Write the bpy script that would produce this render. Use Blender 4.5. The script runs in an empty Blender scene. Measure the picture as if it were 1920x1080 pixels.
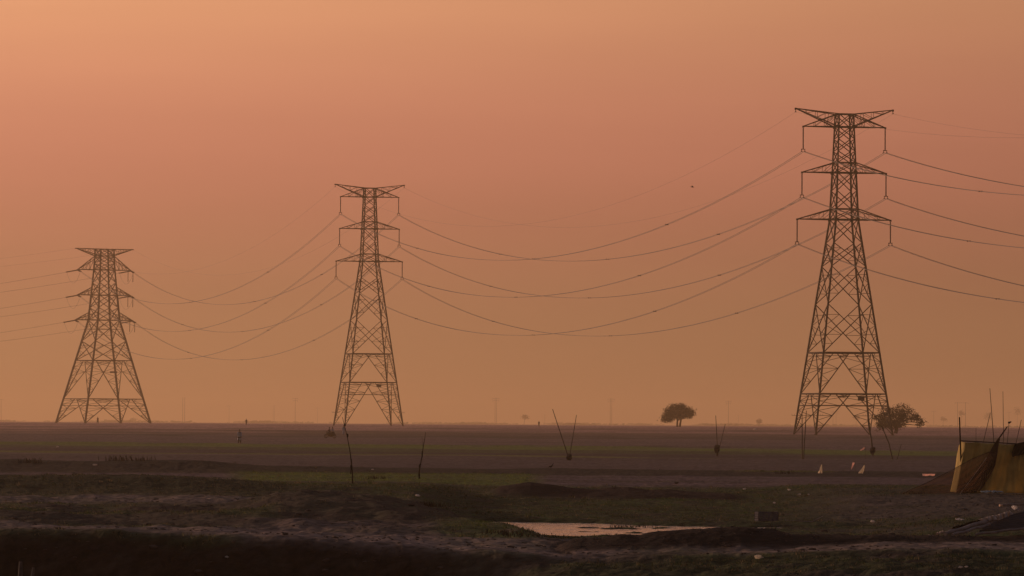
import bpy, math, random
import numpy as np
from mathutils import Vector, Matrix
R = math.radians
random.seed(7); rng = np.random.default_rng(11)
scene = bpy.context.scene
col = scene.collection

# ------------------------------------------------------------------ camera
F = 10000.0                      # focal length in photo pixels (1920 wide)
HC = 2.6
cam_d = bpy.data.cameras.new("camera"); cam = bpy.data.objects.new("camera", cam_d); col.objects.link(cam)
cam_d.sensor_width = 36.0; cam_d.lens = 36.0*F/1920.0
cam_d.clip_start = 1.0; cam_d.clip_end = 60000.0
PITCH = math.atan(255.1/F); ROLL = math.atan(0.0058)
Mc = Matrix.Translation((0, 0, HC)) @ Matrix.Rotation(R(90)+PITCH, 4, 'X') @ Matrix.Rotation(ROLL, 4, 'Z')
cam.matrix_world = Mc
scene.camera = cam

# ------------------------------------------------------------------ sun, sky
SUN_AZ, SUN_EL = R(-56), R(6)   # azimuth from +Y towards -X (left)
sdir = Vector((math.sin(SUN_AZ)*math.cos(SUN_EL), math.cos(SUN_AZ)*math.cos(SUN_EL), math.sin(SUN_EL)))
sl = bpy.data.lights.new("sun", 'SUN'); sl.energy = 2.9; sl.angle = R(1.5); sl.color = (1.0, 0.58, 0.38)
so = bpy.data.objects.new("sun", sl); col.objects.link(so)
so.rotation_euler = (-sdir).to_track_quat('-Z', 'Y').to_euler()

def ND(nt, t, **kw):
    n = nt.nodes.new(t)
    for k, v in kw.items():
        if k.startswith('i_'):
            key = k[2:]
            n.inputs[int(key) if key.isdigit() else key.replace('_', ' ')].default_value = v
        else: setattr(n, k, v)
    return n
def lin(c):
    f = lambda x: (x/255/12.92 if x/255 <= 0.04045 else ((x/255+0.055)/1.055)**2.4)
    return tuple(f(x) for x in c)

world = bpy.data.worlds.new("World"); scene.world = world; world.use_nodes = True
nt = world.node_tree; nt.nodes.clear(); L = nt.links.new
out = ND(nt, 'ShaderNodeOutputWorld'); bg = ND(nt, 'ShaderNodeBackground'); bg.inputs[1].default_value = 1.0
sky = ND(nt, 'ShaderNodeTexSky', sky_type='NISHITA', sun_disc=False, sun_elevation=SUN_EL, sun_rotation=SUN_AZ,
         air_density=2.5, dust_density=8.0, ozone_density=1.0)
tc = ND(nt, 'ShaderNodeTexCoord'); sp = ND(nt, 'ShaderNodeSeparateXYZ'); L(tc.outputs['Generated'], sp.inputs[0])
# dust layer: colour by elevation of the view ray
mr = ND(nt, 'ShaderNodeMapRange', i_1=-0.02, i_2=0.30, i_3=0.0, i_4=1.0); L(sp.outputs['Z'], mr.inputs[0])
rp = ND(nt, 'ShaderNodeValToRGB'); L(mr.outputs[0], rp.inputs[0]); rp.color_ramp.interpolation = 'B_SPLINE'
SKY = [(-0.02, (0.34, 0.165, 0.075)), (0.0, (0.37, 0.18, 0.080)), (0.020, (0.375, 0.178, 0.083)), (0.036, (0.44, 0.173, 0.093)),
       (0.050, (0.53, 0.198, 0.115)), (0.066, (0.59, 0.240, 0.130)), (0.085, (0.70, 0.325, 0.152)), (0.12, (0.72, 0.35, 0.18)),
       (0.18, (0.32, 0.21, 0.175)), (0.30, (0.150, 0.170, 0.225))]
els = rp.color_ramp.elements
while len(els) < len(SKY): els.new(0.5)
for e, (z, c) in zip(els, SKY): e.position = (z+0.02)/0.32; e.color = (*c, 1)
# glow around the low sun, falling off with the angle from it
gd = Vector((math.sin(R(-8)), math.cos(R(-8)), math.sin(R(8)))).normalized()
dp = ND(nt, 'ShaderNodeVectorMath', operation='DOT_PRODUCT'); L(tc.outputs['Generated'], dp.inputs[0]); dp.inputs[1].default_value = gd
ac = ND(nt, 'ShaderNodeMath', operation='ARCCOSINE'); L(dp.outputs['Value'], ac.inputs[0])
gl = ND(nt, 'ShaderNodeMapRange', i_1=0.0, i_2=R(60), i_3=0.0, i_4=1.0); L(ac.outputs[0], gl.inputs[0])
gr = ND(nt, 'ShaderNodeValToRGB'); L(gl.outputs[0], gr.inputs[0]); gr.color_ramp.interpolation = 'B_SPLINE'
GLOW = [(0, 1.55), (4/60, 1.28), (10/60, .97), (16/60, 0.71), (24/60, 0.66), (1.0, 0.45)]
els = gr.color_ramp.elements
while len(els) < len(GLOW): els.new(0.5)
for e, (p, v) in zip(els, GLOW): e.position = p; q_ = min(1, p*60/9); e.color = (v/2, v/2*(1-.03*q_), v/2*(1+.03*q_), 1)
g2 = ND(nt, 'ShaderNodeVectorMath', operation='SCALE'); g2.inputs['Scale'].default_value = 2.0; L(gr.outputs[0], g2.inputs[0])
mu = ND(nt, 'ShaderNodeVectorMath', operation='MULTIPLY'); L(rp.outputs[0], mu.inputs[0]); L(g2.outputs[0], mu.inputs[1])
mpn = ND(nt, 'ShaderNodeMapping'); mpn.inputs['Scale'].default_value = (6, 6, 60); L(tc.outputs['Generated'], mpn.inputs[0])
skn = ND(nt, 'ShaderNodeTexNoise'); skn.inputs['Scale'].default_value = 1.5; skn.inputs['Detail'].default_value = 3; L(mpn.outputs[0], skn.inputs['Vector'])
skm = ND(nt, 'ShaderNodeMapRange', i_1=.3, i_2=.7, i_3=.975, i_4=1.025); L(skn.outputs[0], skm.inputs[0])
mu2 = ND(nt, 'ShaderNodeVectorMath', operation='SCALE'); L(mu.outputs[0], mu2.inputs[0]); L(skm.outputs[0], mu2.inputs['Scale']); mu = mu2
sk = ND(nt, 'ShaderNodeVectorMath', operation='SCALE'); sk.inputs['Scale'].default_value = 0.004; L(sky.outputs[0], sk.inputs[0])
ad = ND(nt, 'ShaderNodeVectorMath', operation='ADD'); L(mu.outputs[0], ad.inputs[0]); L(sk.outputs[0], ad.inputs[1])
L(ad.outputs[0], bg.inputs[0]); L(bg.outputs[0], out.inputs[0])

vs = scene.view_settings; vs.view_transform = 'Standard'; vs.look = 'None'; vs.exposure = 0; vs.gamma = 1; vs.use_curve_mapping = False
scene.render.engine = 'CYCLES'
scene.cycles.max_bounces = 5; scene.cycles.transparent_max_bounces = 16; scene.cycles.volume_bounces = 1
scene.cycles.use_adaptive_sampling = False
scene.cycles.use_denoising = True
scene.render.film_transparent = False

# ------------------------------------------------------------------ helpers
def tag(o, label=None, cat=None, group=None, kind=None):
    if label: o['label'] = label
    if cat: o['category'] = cat
    if group: o['group'] = group
    if kind: o['kind'] = kind
    return o
def empty(name, loc=(0, 0, 0), rz=0.0):
    o = bpy.data.objects.new(name, None); col.objects.link(o); o.location = loc; o.rotation_euler = (0, 0, rz); o.empty_display_size = 0.3
    return o
def kids(o): return list(o.children)
def copy_tree(o, parent=None):
    c = o.copy(); col.objects.link(c); c.parent = parent
    for ch in kids(o): copy_tree(ch, c)
    return c
class MB:
    def __init__(s): s.v = []; s.f = []; s.m = []; s.uv = None
    def add(s, vs_, fs, mi=0):
        b = len(s.v); s.v += [tuple(p) for p in vs_]; s.f += [tuple(i+b for i in f) for f in fs]; s.m += [mi]*len(fs)
    def bar(s, p, q, w, h=None, mi=0):
        p = Vector(p); q = Vector(q); d = q-p
        if d.length < 1e-6: return
        d.normalize(); up = Vector((0, 0, 1)) if abs(d.z) < 0.95 else Vector((0, 1, 0))
        a = d.cross(up).normalized()*(w/2); b = a.cross(d).normalized()*((h or w)/2)
        s.add([p-a-b, p+a-b, p+a+b, p-a+b, q-a-b, q+a-b, q+a+b, q-a+b],
              [(0, 1, 2, 3), (7, 6, 5, 4), (0, 4, 5, 1), (1, 5, 6, 2), (2, 6, 7, 3), (3, 7, 4, 0)], mi)
    def tube(s, pts, r, n=6, mi=0):
        pts = [Vector(p) for p in pts]; rs = r if isinstance(r, (list, tuple)) else [r]*len(pts)
        vs_ = []; k = len(pts)
        for i, p in enumerate(pts):
            d = (pts[min(i+1, k-1)]-pts[max(i-1, 0)])
            if d.length < 1e-9: d = Vector((0, 0, 1))
            d.normalize(); up = Vector((0, 0, 1)) if abs(d.z) < 0.95 else Vector((0, 1, 0))
            a = d.cross(up).normalized(); b = a.cross(d)
            for j in range(n):
                t = 2*math.pi*j/n; vs_.append(p+(a*math.cos(t)+b*math.sin(t))*rs[i])
        fs = [(i*n+j, i*n+(j+1) % n, (i+1)*n+(j+1) % n, (i+1)*n+j) for i in range(k-1) for j in range(n)]
        fs += [tuple(range(n))[::-1], tuple((k-1)*n+j for j in range(n))]
        s.add(vs_, fs, mi)
    def lathe(s, prof, c=(0, 0, 0), n=12, mi=0):
        vs_ = [(c[0]+r*math.cos(2*math.pi*j/n), c[1]+r*math.sin(2*math.pi*j/n), c[2]+z) for r, z in prof for j in range(n)]
        fs = [(i*n+j, i*n+(j+1) % n, (i+1)*n+(j+1) % n, (i+1)*n+j) for i in range(len(prof)-1) for j in range(n)]
        fs += [tuple(range(n))[::-1], tuple((len(prof)-1)*n+j for j in range(n))]
        s.add(vs_, fs, mi)
    def lump(s, c, r, seed=0, nu=8, nv=6, amp=0.25, mi=0):
        rr = random.Random(seed); c = Vector(c); r = Vector(r) if not isinstance(r, (int, float)) else Vector((r, r, r))
        vs_ = [c+Vector((0, 0, r.z))]
        for i in range(1, nv):
            th = math.pi*i/nv
            for j in range(nu):
                ph = 2*math.pi*j/nu; k = 1+rr.uniform(-amp, amp)
                vs_.append(c+Vector((r.x*math.sin(th)*math.cos(ph), r.y*math.sin(th)*math.sin(ph), r.z*math.cos(th)))*1.0*1 if k == 0 else
                           c+Vector((r.x*math.sin(th)*math.cos(ph)*k, r.y*math.sin(th)*math.sin(ph)*k, r.z*math.cos(th)*k)))
        vs_.append(c-Vector((0, 0, r.z))); e = len(vs_)-1
        fs = [(0, 1+j, 1+(j+1) % nu) for j in range(nu)]
        for i in range(nv-2):
            for j in range(nu): fs.append((1+i*nu+j, 1+(i+1)*nu+j, 1+(i+1)*nu+(j+1) % nu, 1+i*nu+(j+1) % nu))
        fs += [(e, 1+(nv-2)*nu+(j+1) % nu, 1+(nv-2)*nu+j) for j in range(nu)]
        s.add(vs_, fs, mi)
    def build(s, name, mats, parent=None, smooth=False):
        me = bpy.data.meshes.new(name); me.from_pydata(s.v, [], s.f)
        if not isinstance(mats, (list, tuple)): mats = [mats]
        for m in mats: me.materials.append(m)
        if len(mats) > 1: me.polygons.foreach_set('material_index', s.m)
        if smooth: me.polygons.foreach_set('use_smooth', [True]*len(me.polygons))
        me.update()
        o = bpy.data.objects.new(name, me); col.objects.link(o)
        if parent is not None: o.parent = parent
        return o
def grid_mesh(mb, rows, mi=0, thick=None):
    n = len(rows[0]); vs_ = [p for r_ in rows for p in r_]
    fs = [(i*n+j, i*n+j+1, (i+1)*n+j+1, (i+1)*n+j) for i in range(len(rows)-1) for j in range(n-1)]
    mb.add(vs_, fs, mi)

# pixel of the photograph + depth -> point; and back
Rc = Mc.to_3x3()
def ray(x, y): return Rc @ Vector(((x-960)/F, (540-y)/F, -1.0))
def P(x, y, D):
    d = ray(x, y); return Vector((0, 0, HC)) + d*(D/d.y)

# ------------------------------------------------------------------ noise and terrain
def _h(ix, iy, s):
    n = (ix.astype(np.int64)*374761393 + iy.astype(np.int64)*668265263 + s*974711) & 0x7fffffff
    n = ((n ^ (n >> 13))*1274126177) & 0x7fffffff
    return ((n ^ (n >> 16)) & 0xffff)/65535.0
def noise(x, y, s=0):
    ix = np.floor(x); iy = np.floor(y); fx = x-ix; fy = y-iy
    fx = fx*fx*(3-2*fx); fy = fy*fy*(3-2*fy)
    a = _h(ix, iy, s); b = _h(ix+1, iy, s); c = _h(ix, iy+1, s); d = _h(ix+1, iy+1, s)
    return (a*(1-fx)+b*fx)*(1-fy) + (c*(1-fx)+d*fx)*fy
def fbm(x, y, s=0, o=4):
    v = 0; a = 0.5
    for k in range(o):
        c, q = math.cos(.6+k), math.sin(.6+k); xx = x*2**k; yy = y*2**k
        v = v+a*noise(xx*c-yy*q+17.3*k, xx*q+yy*c-9.1*k, s+k); a *= 0.5
    return v/(1-0.5**o)
def ss(t): t = np.clip(t, 0, 1); return t*t*(3-2*t)
def ip(u, pts): return np.interp(u, [p[0] for p in pts], [p[1] for p in pts])
EDGE = [(-400, 198), (0, 202), (100, 201), (250, 204), (350, 209), (480, 211), (560, 212), (640, 218), (720, 223), (800, 230),
        (860, 236), (980, 240), (1150, 248), (1300, 245), (1440, 240), (1560, 232), (1660, 229), (1800, 227), (1920, 229), (2300, 232)]
MOUND = [(960, -0.02), (1020, 0.02), (1130, 0.04), (1165, 0.13), (1200, 0.12), (1235, 0.19), (1300, 0.27), (1380, 0.29), (1455, 0.27),
         (1485, 0.14), (1520, 0.16), (1600, 0.17), (1700, 0.15), (1780, 0.16), (1850, 0.11), (1920, 0.08), (2300, 0.0)]
HILL = [(380, -0.2), (430, 0.05), (480, 0.22), (520, 0.39), (600, 0.46), (650, 0.47), (700, 0.43), (760, 0.36), (785, 0.30), (805, 0.14), (850, -0.08),
        (880, -0.44), (920, -0.64), (960, -0.72), (1000, -0.9), (1060, -1.2)]
WATER_Z = -0.60
_ut = np.arange(-500, 2500, 5.0); _k = np.exp(-(np.arange(-16, 17)/8.0)**2); _k /= _k.sum()
_we = np.convolve(np.pad(np.interp(_ut, [p[0] for p in EDGE], [p[1] for p in EDGE]), 16, mode='edge'), _k, mode='valid')
def edge_w(u): return np.interp(u, _ut, _we)
def edge_D(u): return 126-8*np.clip(u, -200, 2200)/1920
def polar(X, Y): return 960+F*X/np.maximum(Y, 30.0)
def height(X, Y):
    X = np.asarray(X, float); Y = np.asarray(Y, float)
    u = polar(X, Y); D = Y
    wob = (fbm(X*0.12, Y*0.05, 3, 3)-0.5)
    z = 2.0*ss((D-550)/950) + 0*X
    # low field bunds
    for d0, a in ((345, .10), (392, .12), (455, .12), (520, .14), (600, .18)):
        z = z + a*np.exp(-((D-d0-6*wob*4)/5.0)**2)
    z = z + (fbm(X*0.01, Y*0.012, 5, 3)-0.5)*0.5*ss((D-300)/300)*(1-0.5*ss((D-1500)/1000))
    # low bank behind the green strip (far), and dark grassy bank in front of it
    a2 = ip(u, [(-400, .52), (380, .50), (500, .30), (700, .17), (940, .12), (1010, .22), (1110, .20), (1250, .12), (1500, .10), (2300, .12)])
    a2 = a2*(1+0.35*(fbm(X*0.35, Y*0.02, 8, 3)-0.5))
    dd = D-287-5*wob
    z = z + a2*np.where(dd < 0, np.exp(-(dd/7)**2), np.exp(-(dd/16)**2))
    a1 = ip(u, [(-400, .50), (0, .52), (200, .58), (350, .52), (460, .42), (540, .24), (800, .18), (960, .14), (1100, .02), (2300, 0)])
    dd = D-203-3*wob
    z = z + a1*np.where(dd < 0, np.exp(-(dd/6.5)**2), np.exp(-(dd/14)**2))
    # low wet ground to the right
    dup = 275-72*ss((u-1380)/260); ub = 1010-240*ss((D-127)/36)
    low = -0.46*ss((D-129)/8)*(1-ss((D-172)/(dup-172)))*ss((u-ub)/110)
    low = low*(1-0.45*ss((u-1600)/250)*ss((D-135)/20))
    z = z + low
    m2 = ip(u, [(905, 0), (940, .30), (1000, .46), (1080, .32), (1180, .30), (1280, .24), (1360, .16), (1400, 0)])
    dd = D-214-4*wob; z = z + m2*(1+0.8*(fbm(X*.6, Y*.2, 31, 3)-.5))*np.where(dd < 0, np.exp(-(dd/3.5)**2), np.exp(-(dd/6)**2))
    m3 = ip(u, [(1150, 0), (1200, .1), (1300, .14), (1370, .08), (1420, 0)])
    z = z + m3*np.exp(-((D-203)/3)**2)
    # pond basin and the slit of water to its right
    pn = ip(u, [(860, 176), (890, 168), (960, 155), (1010, 149), (1100, 147), (1300, 150), (1450, 160), (1600, 163), (1760, 165), (1800, 170)])
    pf = ip(u, [(860, 176), (890, 175), (1000, 174), (1130, 173), (1200, 170), (1300, 169), (1450, 168), (1600, 167), (1760, 166.5), (1800, 166)])
    wv = 1.2*(fbm(X*.8, Y*.25, 41, 3)-.5)
    ins = np.minimum(D-pn+wv, pf-D+wv)
    z = z - (0.22+.16*(1-ss((u-980)/120))+.40*(fbm(X*.7, Y*.55, 43, 4)-.5))*ss((ins+1.0)/2.2)*np.where(u > 1320, 0.85, 1)
    # grassy hill left of the pond
    hc = ip(u, HILL)+0.10*(fbm(X*.5, Y*.2, 51, 3)-.5); dd = D-164-3*wob
    hl = np.where(dd < 0, hc-(np.abs(dd)/21)**2*(hc+0.05), hc-(dd/9)**2*np.maximum(hc+.35, .55))
    hl = hl-1.2*ss((u-930)/80); hl = np.where((dd < -21) | (dd > 11) | (u < 400) | (u > 1040), -9, hl)
    hl = hl+0.06*(fbm(X*.9, Y*.5, 55, 3)-.5)
    z = np.maximum(z, hl)
    # spoil heap in front of the pond
    De = edge_D(u); he = 2.6-edge_w(u)*De/F
    z = z + he*(1-ss((D-De-3)/(16+0*u)))
    mh = 2.6-(2.6-ip(u, MOUND))*127/119.2; dd = D-127.0
    z = np.where((u > 960), np.maximum(z, -.34+(mh+.34+0.06*(fbm(X*2.2, Y*.6, 61, 4)-.5))*np.where(dd < 0, np.exp(-(dd/2.2)**2), np.exp(-(dd/4.5)**2))-2*ss((np.abs(dd)-5)/4)-.8*(1-ss((u-940)/150))), z)
    # mid-ground ruts on the left
    rut = ss((u+100)/100)*(1-ss((u-790)/90))*ss((D-126)/6)*(1-ss((D-185)/8))
    z = z + rut*((fbm(X*.35, Y*.12, 71, 4)-.5)*0.42 + (fbm(X*1.6, Y*.5, 72, 3)-.5)*0.10)
    # edge of the near bank
    De = De + .5*(fbm(X*1.1, Y*.2, 81, 4)-.5)
    L_ = 1-ss((u-760)/330)
    t = De-D
    z = z - L_*(1.9*ss(t/4.2)) - (1-L_)*(0.16*ss(t/1.4)+0.62*ss((t-1)/16))
    z = z + (1-L_)*0.07*np.exp(-((D-108-1.5*wob)/1.2)**2)
    # roughness
    near = 1-ss((D-240)/160)
    z = z + near*((fbm(X*1.1, Y*.5, 91, 4)-.5)*0.12 + (fbm(X*5, Y*2.2, 95, 3)-.5)*0.045)
    z = z + near*ss(t/2)*(fbm(X*2.4, Y*2, 97, 4)-.5)*0.16
    z = np.where(D < 88, np.minimum(z, z), z)
    return z
def hz(x, y): return float(height(np.array([x]), np.array([y]))[0])
def G(px, D, dz=0.0):
    "ground point at depth D in the photo column px"
    x = (px-960)/F*D; return Vector((x, D, hz(x, D)+dz))
def GP(px, py, lo=90, hi=3000):
    "first ground point met by the ray through a photo pixel"
    d = ray(px, py); D = np.exp(np.linspace(math.log(lo), math.log(hi), 6000)); t = D/d.y
    zz = HC+d.z*t; g = height(d.x*t, D); k = np.argmax(zz <= g)
    if zz[k] > g[k]: k = len(D)-1
    return Vector((d.x*t[k], D[k], g[k]))

# ------------------------------------------------------------------ materials
def pmat(name, c, rough=0.8, metal=0.0, spec=0.3, nscale=6.0, namp=0.25, bump=0.0, transl=0.0, alpha=1.0, coord='Object', attr=None, c2=None):
    m = bpy.data.materials.new(name); m.use_nodes = True; t = m.node_tree; t.nodes.clear(); K = t.links.new
    o = ND(t, 'ShaderNodeOutputMaterial'); b = ND(t, 'ShaderNodeBsdfPrincipled')
    b.inputs['Roughness'].default_value = rough; b.inputs['Metallic'].default_value = metal; b.inputs['Specular IOR Level'].default_value = spec
    tcn = ND(t, 'ShaderNodeTexCoord'); nz = ND(t, 'ShaderNodeTexNoise'); nz.inputs['Scale'].default_value = nscale; nz.inputs['Detail'].default_value = 6
    K(tcn.outputs[coord], nz.inputs['Vector'])
    if attr:
        at = ND(t, 'ShaderNodeVertexColor', layer_name=attr); src = at.outputs[0]
        mp = ND(t, 'ShaderNodeMapRange', i_1=0.3, i_2=0.7, i_3=1-namp, i_4=1+namp); K(nz.outputs[0], mp.inputs[0])
        sc_ = ND(t, 'ShaderNodeVectorMath', operation='SCALE'); K(src, sc_.inputs[0]); K(mp.outputs[0], sc_.inputs['Scale']); cs = sc_.outputs[0]
    else:
        mx = ND(t, 'ShaderNodeMix', data_type='RGBA'); c2 = c2 or tuple(min(1, x*(1+namp)) for x in c)
        mx.inputs['A'].default_value = (*[x*(1-namp) for x in c], 1); mx.inputs['B'].default_value = (*c2, 1)
        mp = ND(t, 'ShaderNodeMapRange', i_1=0.35, i_2=0.65); K(nz.outputs[0], mp.inputs[0]); K(mp.outputs[0], mx.inputs['Factor']); cs = mx.outputs['Result']
    K(cs, b.inputs['Base Color'])
    if bump:
        bp = ND(t, 'ShaderNodeBump'); bp.inputs['Strength'].default_value = bump; bp.inputs['Distance'].default_value = 0.05 if not attr else 0.14; K(nz.outputs[0], bp.inputs['Height']); K(bp.outputs[0], b.inputs['Normal'])
    sh = b.outputs[0]
    if transl:
        tr = ND(t, 'ShaderNodeBsdfTranslucent'); K(cs, tr.inputs[0]); ms = ND(t, 'ShaderNodeMixShader'); ms.inputs[0].default_value = transl; K(sh, ms.inputs[1]); K(tr.outputs[0], ms.inputs[2]); sh = ms.outputs[0]
    if alpha < 1:
        tp = ND(t, 'ShaderNodeBsdfTransparent'); ms = ND(t, 'ShaderNodeMixShader'); ms.inputs[0].default_value = alpha; K(tp.outputs[0], ms.inputs[1]); K(sh, ms.inputs[2]); sh = ms.outputs[0]
    K(sh, o.inputs[0]); return m
M = {}
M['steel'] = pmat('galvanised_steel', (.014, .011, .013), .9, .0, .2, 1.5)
M['wire'] = pmat('aluminium_conductor', (.08, .07, .065), .6, .4)
M['porcelain'] = pmat('insulator_porcelain', (.05, .03, .025), .35)
M['bamboo'] = pmat('bamboo', (.05, .035, .022), .8, nscale=9)
M['darkpole'] = pmat('dark_wood', (.012, .009, .008), 1.0, spec=.0)
M['leaf'] = pmat('leaves', (.026, .024, .017), .9, spec=.05, transl=.15, nscale=2)
M['bark'] = pmat('bark', (.05, .038, .03), .9)
M['white'] = pmat('white_cloth', (.85, .78, .66), .8, transl=.7, nscale=3, namp=.08)
M['pink'] = pmat('pink_cloth', (.85, .64, .58), .8, transl=.7, nscale=3, namp=.08)
M['tarp'] = pmat('yellow_tarpaulin', (.46, .34, .10), .8, transl=.3, nscale=1.3, namp=.25)
M['net'] = pmat('brown_netting', (.16, .085, .05), .9, transl=.3, nscale=30, alpha=.38)
M['drape'] = pmat('brown_cloth', (.10, .052, .036), .9, transl=.15, nscale=4)
M['black'] = pmat('black_cloth', (.006, .006, .008), 1.0, spec=.0)
M['skin'] = pmat('skin', (.16, .09, .06), .6)
M['hair'] = pmat('hair', (.012, .01, .009), .7)
M['grey'] = pmat('grey_blue_cloth', (.28, .31, .38), .85)
M['dark'] = pmat('dark_cloth', (.03, .024, .024), .9)
M['maroon'] = pmat('maroon_cloth', (.06, .022, .02), .9)
M['paper'] = pmat('pale_litter', (.75, .68, .6), .8, transl=.4)
M['wood'] = pmat('weathered_timber', (.20, .17, .16), .85, nscale=5)
M['rawwood'] = pmat('cut_timber', (.62, .42, .28), .8)
M['sheet'] = pmat('corrugated_sheet', (.032, .028, .030), .85, .0, .1)
M['plastic'] = pmat('crumpled_plastic', (.5, .45, .42), .6, transl=.3, nscale=12)
M['rubber'] = pmat('rubber', (.02, .02, .02), .8)
M['paint'] = pmat('dark_paint', (.05, .02, .02), .35, spec=.5)
M['stone'] = pmat('stone', (.06, .048, .044), .9)
M['feather'] = pmat('dark_feather', (.03, .026, .024), .8)
M['crate'] = pmat('dark_plastic_crate', (.085, .085, .10), .9, spec=.03)
M['blue'] = pmat('pale_blue_plastic', (.16, .19, .19), .6)

# ------------------------------------------------------------------ ground
def ground_cols(X, D):
    u = polar(X, D); w = F*HC/D
    A = lambda *c: np.array(c)
    n1 = fbm(X*.25, D*.07, 101, 4); n2 = fbm(X*1.2, D*.35, 105, 4); n3 = fbm(X*.05, D*.02, 109, 3); n4 = fbm(X*4, D*3, 111, 4)
    n5 = fbm(X*.45, D*.8, 113, 4); n6 = fbm(X*.15, D*.35, 117, 3)
    n1 = .55*n1+.45*n6; n2 = .5*n2+.5*n5
    col_ = np.zeros(X.shape+(3,)); lf = 1-ss((u-430)/140)
    def setc(mask, c):
        nonlocal col_
        mask = np.clip(mask, 0, 1)[..., None]; col_ = col_*(1-mask)+A(*c)*mask
    def band(lo, hi, s=4, v=w): return ss((v-lo)/s+.5)*(1-ss((v-hi)/s+.5))
    def br(lo, hi, s, v): return ss((v-lo)/s+.5)*(1-ss((v-hi)/s+.5))
    setc(np.ones_like(X), (.48, .26, .22))                      # mauve bare field, lightened and reddened to imitate low haze far out
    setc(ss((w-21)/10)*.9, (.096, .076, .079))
    # strips of different crops on the plain
    st = noise(w*.9+n3*4, u*.0006+n3, 201); setc(.6*ss((st-.55)/.2)*ss((w-8)/10), (.050, .052, .026))
    st = noise(w*.45+n3*3, u*.0009, 203); setc(.5*ss((st-.5)/.2)*ss((w-14)/10), (.085, .058, .05))
    ww = w+2.5*(n3-.5)*2-(u-960)*.004
    setc(.9*br(43, 49, 2, ww)*ss((n1-.2)/.3), (.115, .160, .022))
    setc(.7*br(49, 54, 2, ww), (.060, .080, .022))
    setc(.85*br(60, 62.5, 1.5, ww), (.15, .15, .035))
    setc(.6*br(54, 60, 2, ww), (.05, .038, .033))
    setc(.8*br(64, 84, 4, w), (.105, .076, .070))
    # bank behind the green strip
    setc(.9*br(86, 96, 3, w+2*(n1-.5)), (.030, .026, .018))
    gs = br(94, 110, 3, w)*br(440, 1010, 60, u); setc(gs*(.75+.5*(n2-.5)), (.085, .130, .012))
    gs = br(86, 90, 2, w)*br(1380, 1560, 60, u); setc(gs*.7, (.09, .11, .02))
    # dark ground in front of it
    setc(ss((w-108)/5), (.031, .043, .015))
    pt = ss((n1-.48)/.14)*ss((w-108)/6); setc(.6*pt, (.037, .062, .012))
    pt = ss((n2-.52)/.1)*ss((w-108)/6); setc(.55*pt, (.038, .028, .024))
    right = ss((u-900)/120)
    # right: brown trodden ground near the tent
    pr = ss((u-1420)/240)*br(118, 170, 18, w); setc(pr*ss((n1-.28)/.3)*.85, (.080, .062, .056))
    # dark mounds of earth
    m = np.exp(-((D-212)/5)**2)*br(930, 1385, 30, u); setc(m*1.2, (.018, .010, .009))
    # left: trodden soil and grass behind the bank edge
    left = 1-ss((u-560)/340)
    setc(.9*lf*br(112, 137, 3, w), (.030, .034, .015)); pth = left*br(138, 156, 5, w+10*(n1-.5)); setc(pth*(.65+.6*(n2-.4)), (.215, .155, .135))
    mid = left*br(156, 192, 10, w+10*(n1-.5)); setc(mid*.8, (.052, .040, .032)); setc(mid*ss((n1-.46)/.12)*.75, (.040, .058, .015))
    setc(mid*ss((n2-.54)/.08)*.7, (.024, .017, .015))
    s1 = (1-ss((u-1080)/200))*ss((w-178)/8)*ss((u-380)/160); setc(s1*ss((n1-.25)/.25)*.85, (.14, .102, .090))
    setc(s1*ss((n2-.55)/.1)*.6, (.032, .025, .020))
    hillm = br(520, 1010, 60, u)*br(152, 184, 6, w+5*(n1-.5)); setc(hillm*.85, (.052, .044, .028)); setc(hillm*ss((n2-.45)/.1)*.7, (.030, .021, .018))
    gsd = br(820, 1020, 60, u)*br(176, 214, 10, w); setc(gsd*.8*ss((n2-.3)/.2), (.045, .070, .014))
    # strip of pale earth along the edge of the near bank
    we = F*HC/edge_D(u)+1.0*(n1-.5); e = br(-15, 0, 3, w-we); setc(e*(1-.75*br(1020, 1330, 100, u)*ss((n2-.35)/.2))*(.75+.5*(n4-.5)), (.225, .162, .138))
    # spoil heap
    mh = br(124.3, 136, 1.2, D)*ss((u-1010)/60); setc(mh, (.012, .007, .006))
    # near bank face and slope
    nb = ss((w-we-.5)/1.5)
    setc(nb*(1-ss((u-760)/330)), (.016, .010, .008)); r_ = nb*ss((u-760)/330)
    setc(r_, (.036, .028, .023)); setc(r_*ss((n1-.45)/.1)*.8, (.028, .040, .011)); setc(r_*ss((n2-.6)/.08)*.7, (.012, .009, .008))
    setc(r_*br(238, 246, 4, w+4*(n1-.5))*ss((u-1500)/200)*.8, (.10, .075, .063))
    nk = fbm(X*1.4, D*5, 131, 4); setc(nb*(1-ss((u-760)/330))*ss((nk-.5)/.15)*.6, (.034, .025, .018))
    col_ *= (.30+.85*n4+.55*n5)[..., None]
    return col_
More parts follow.
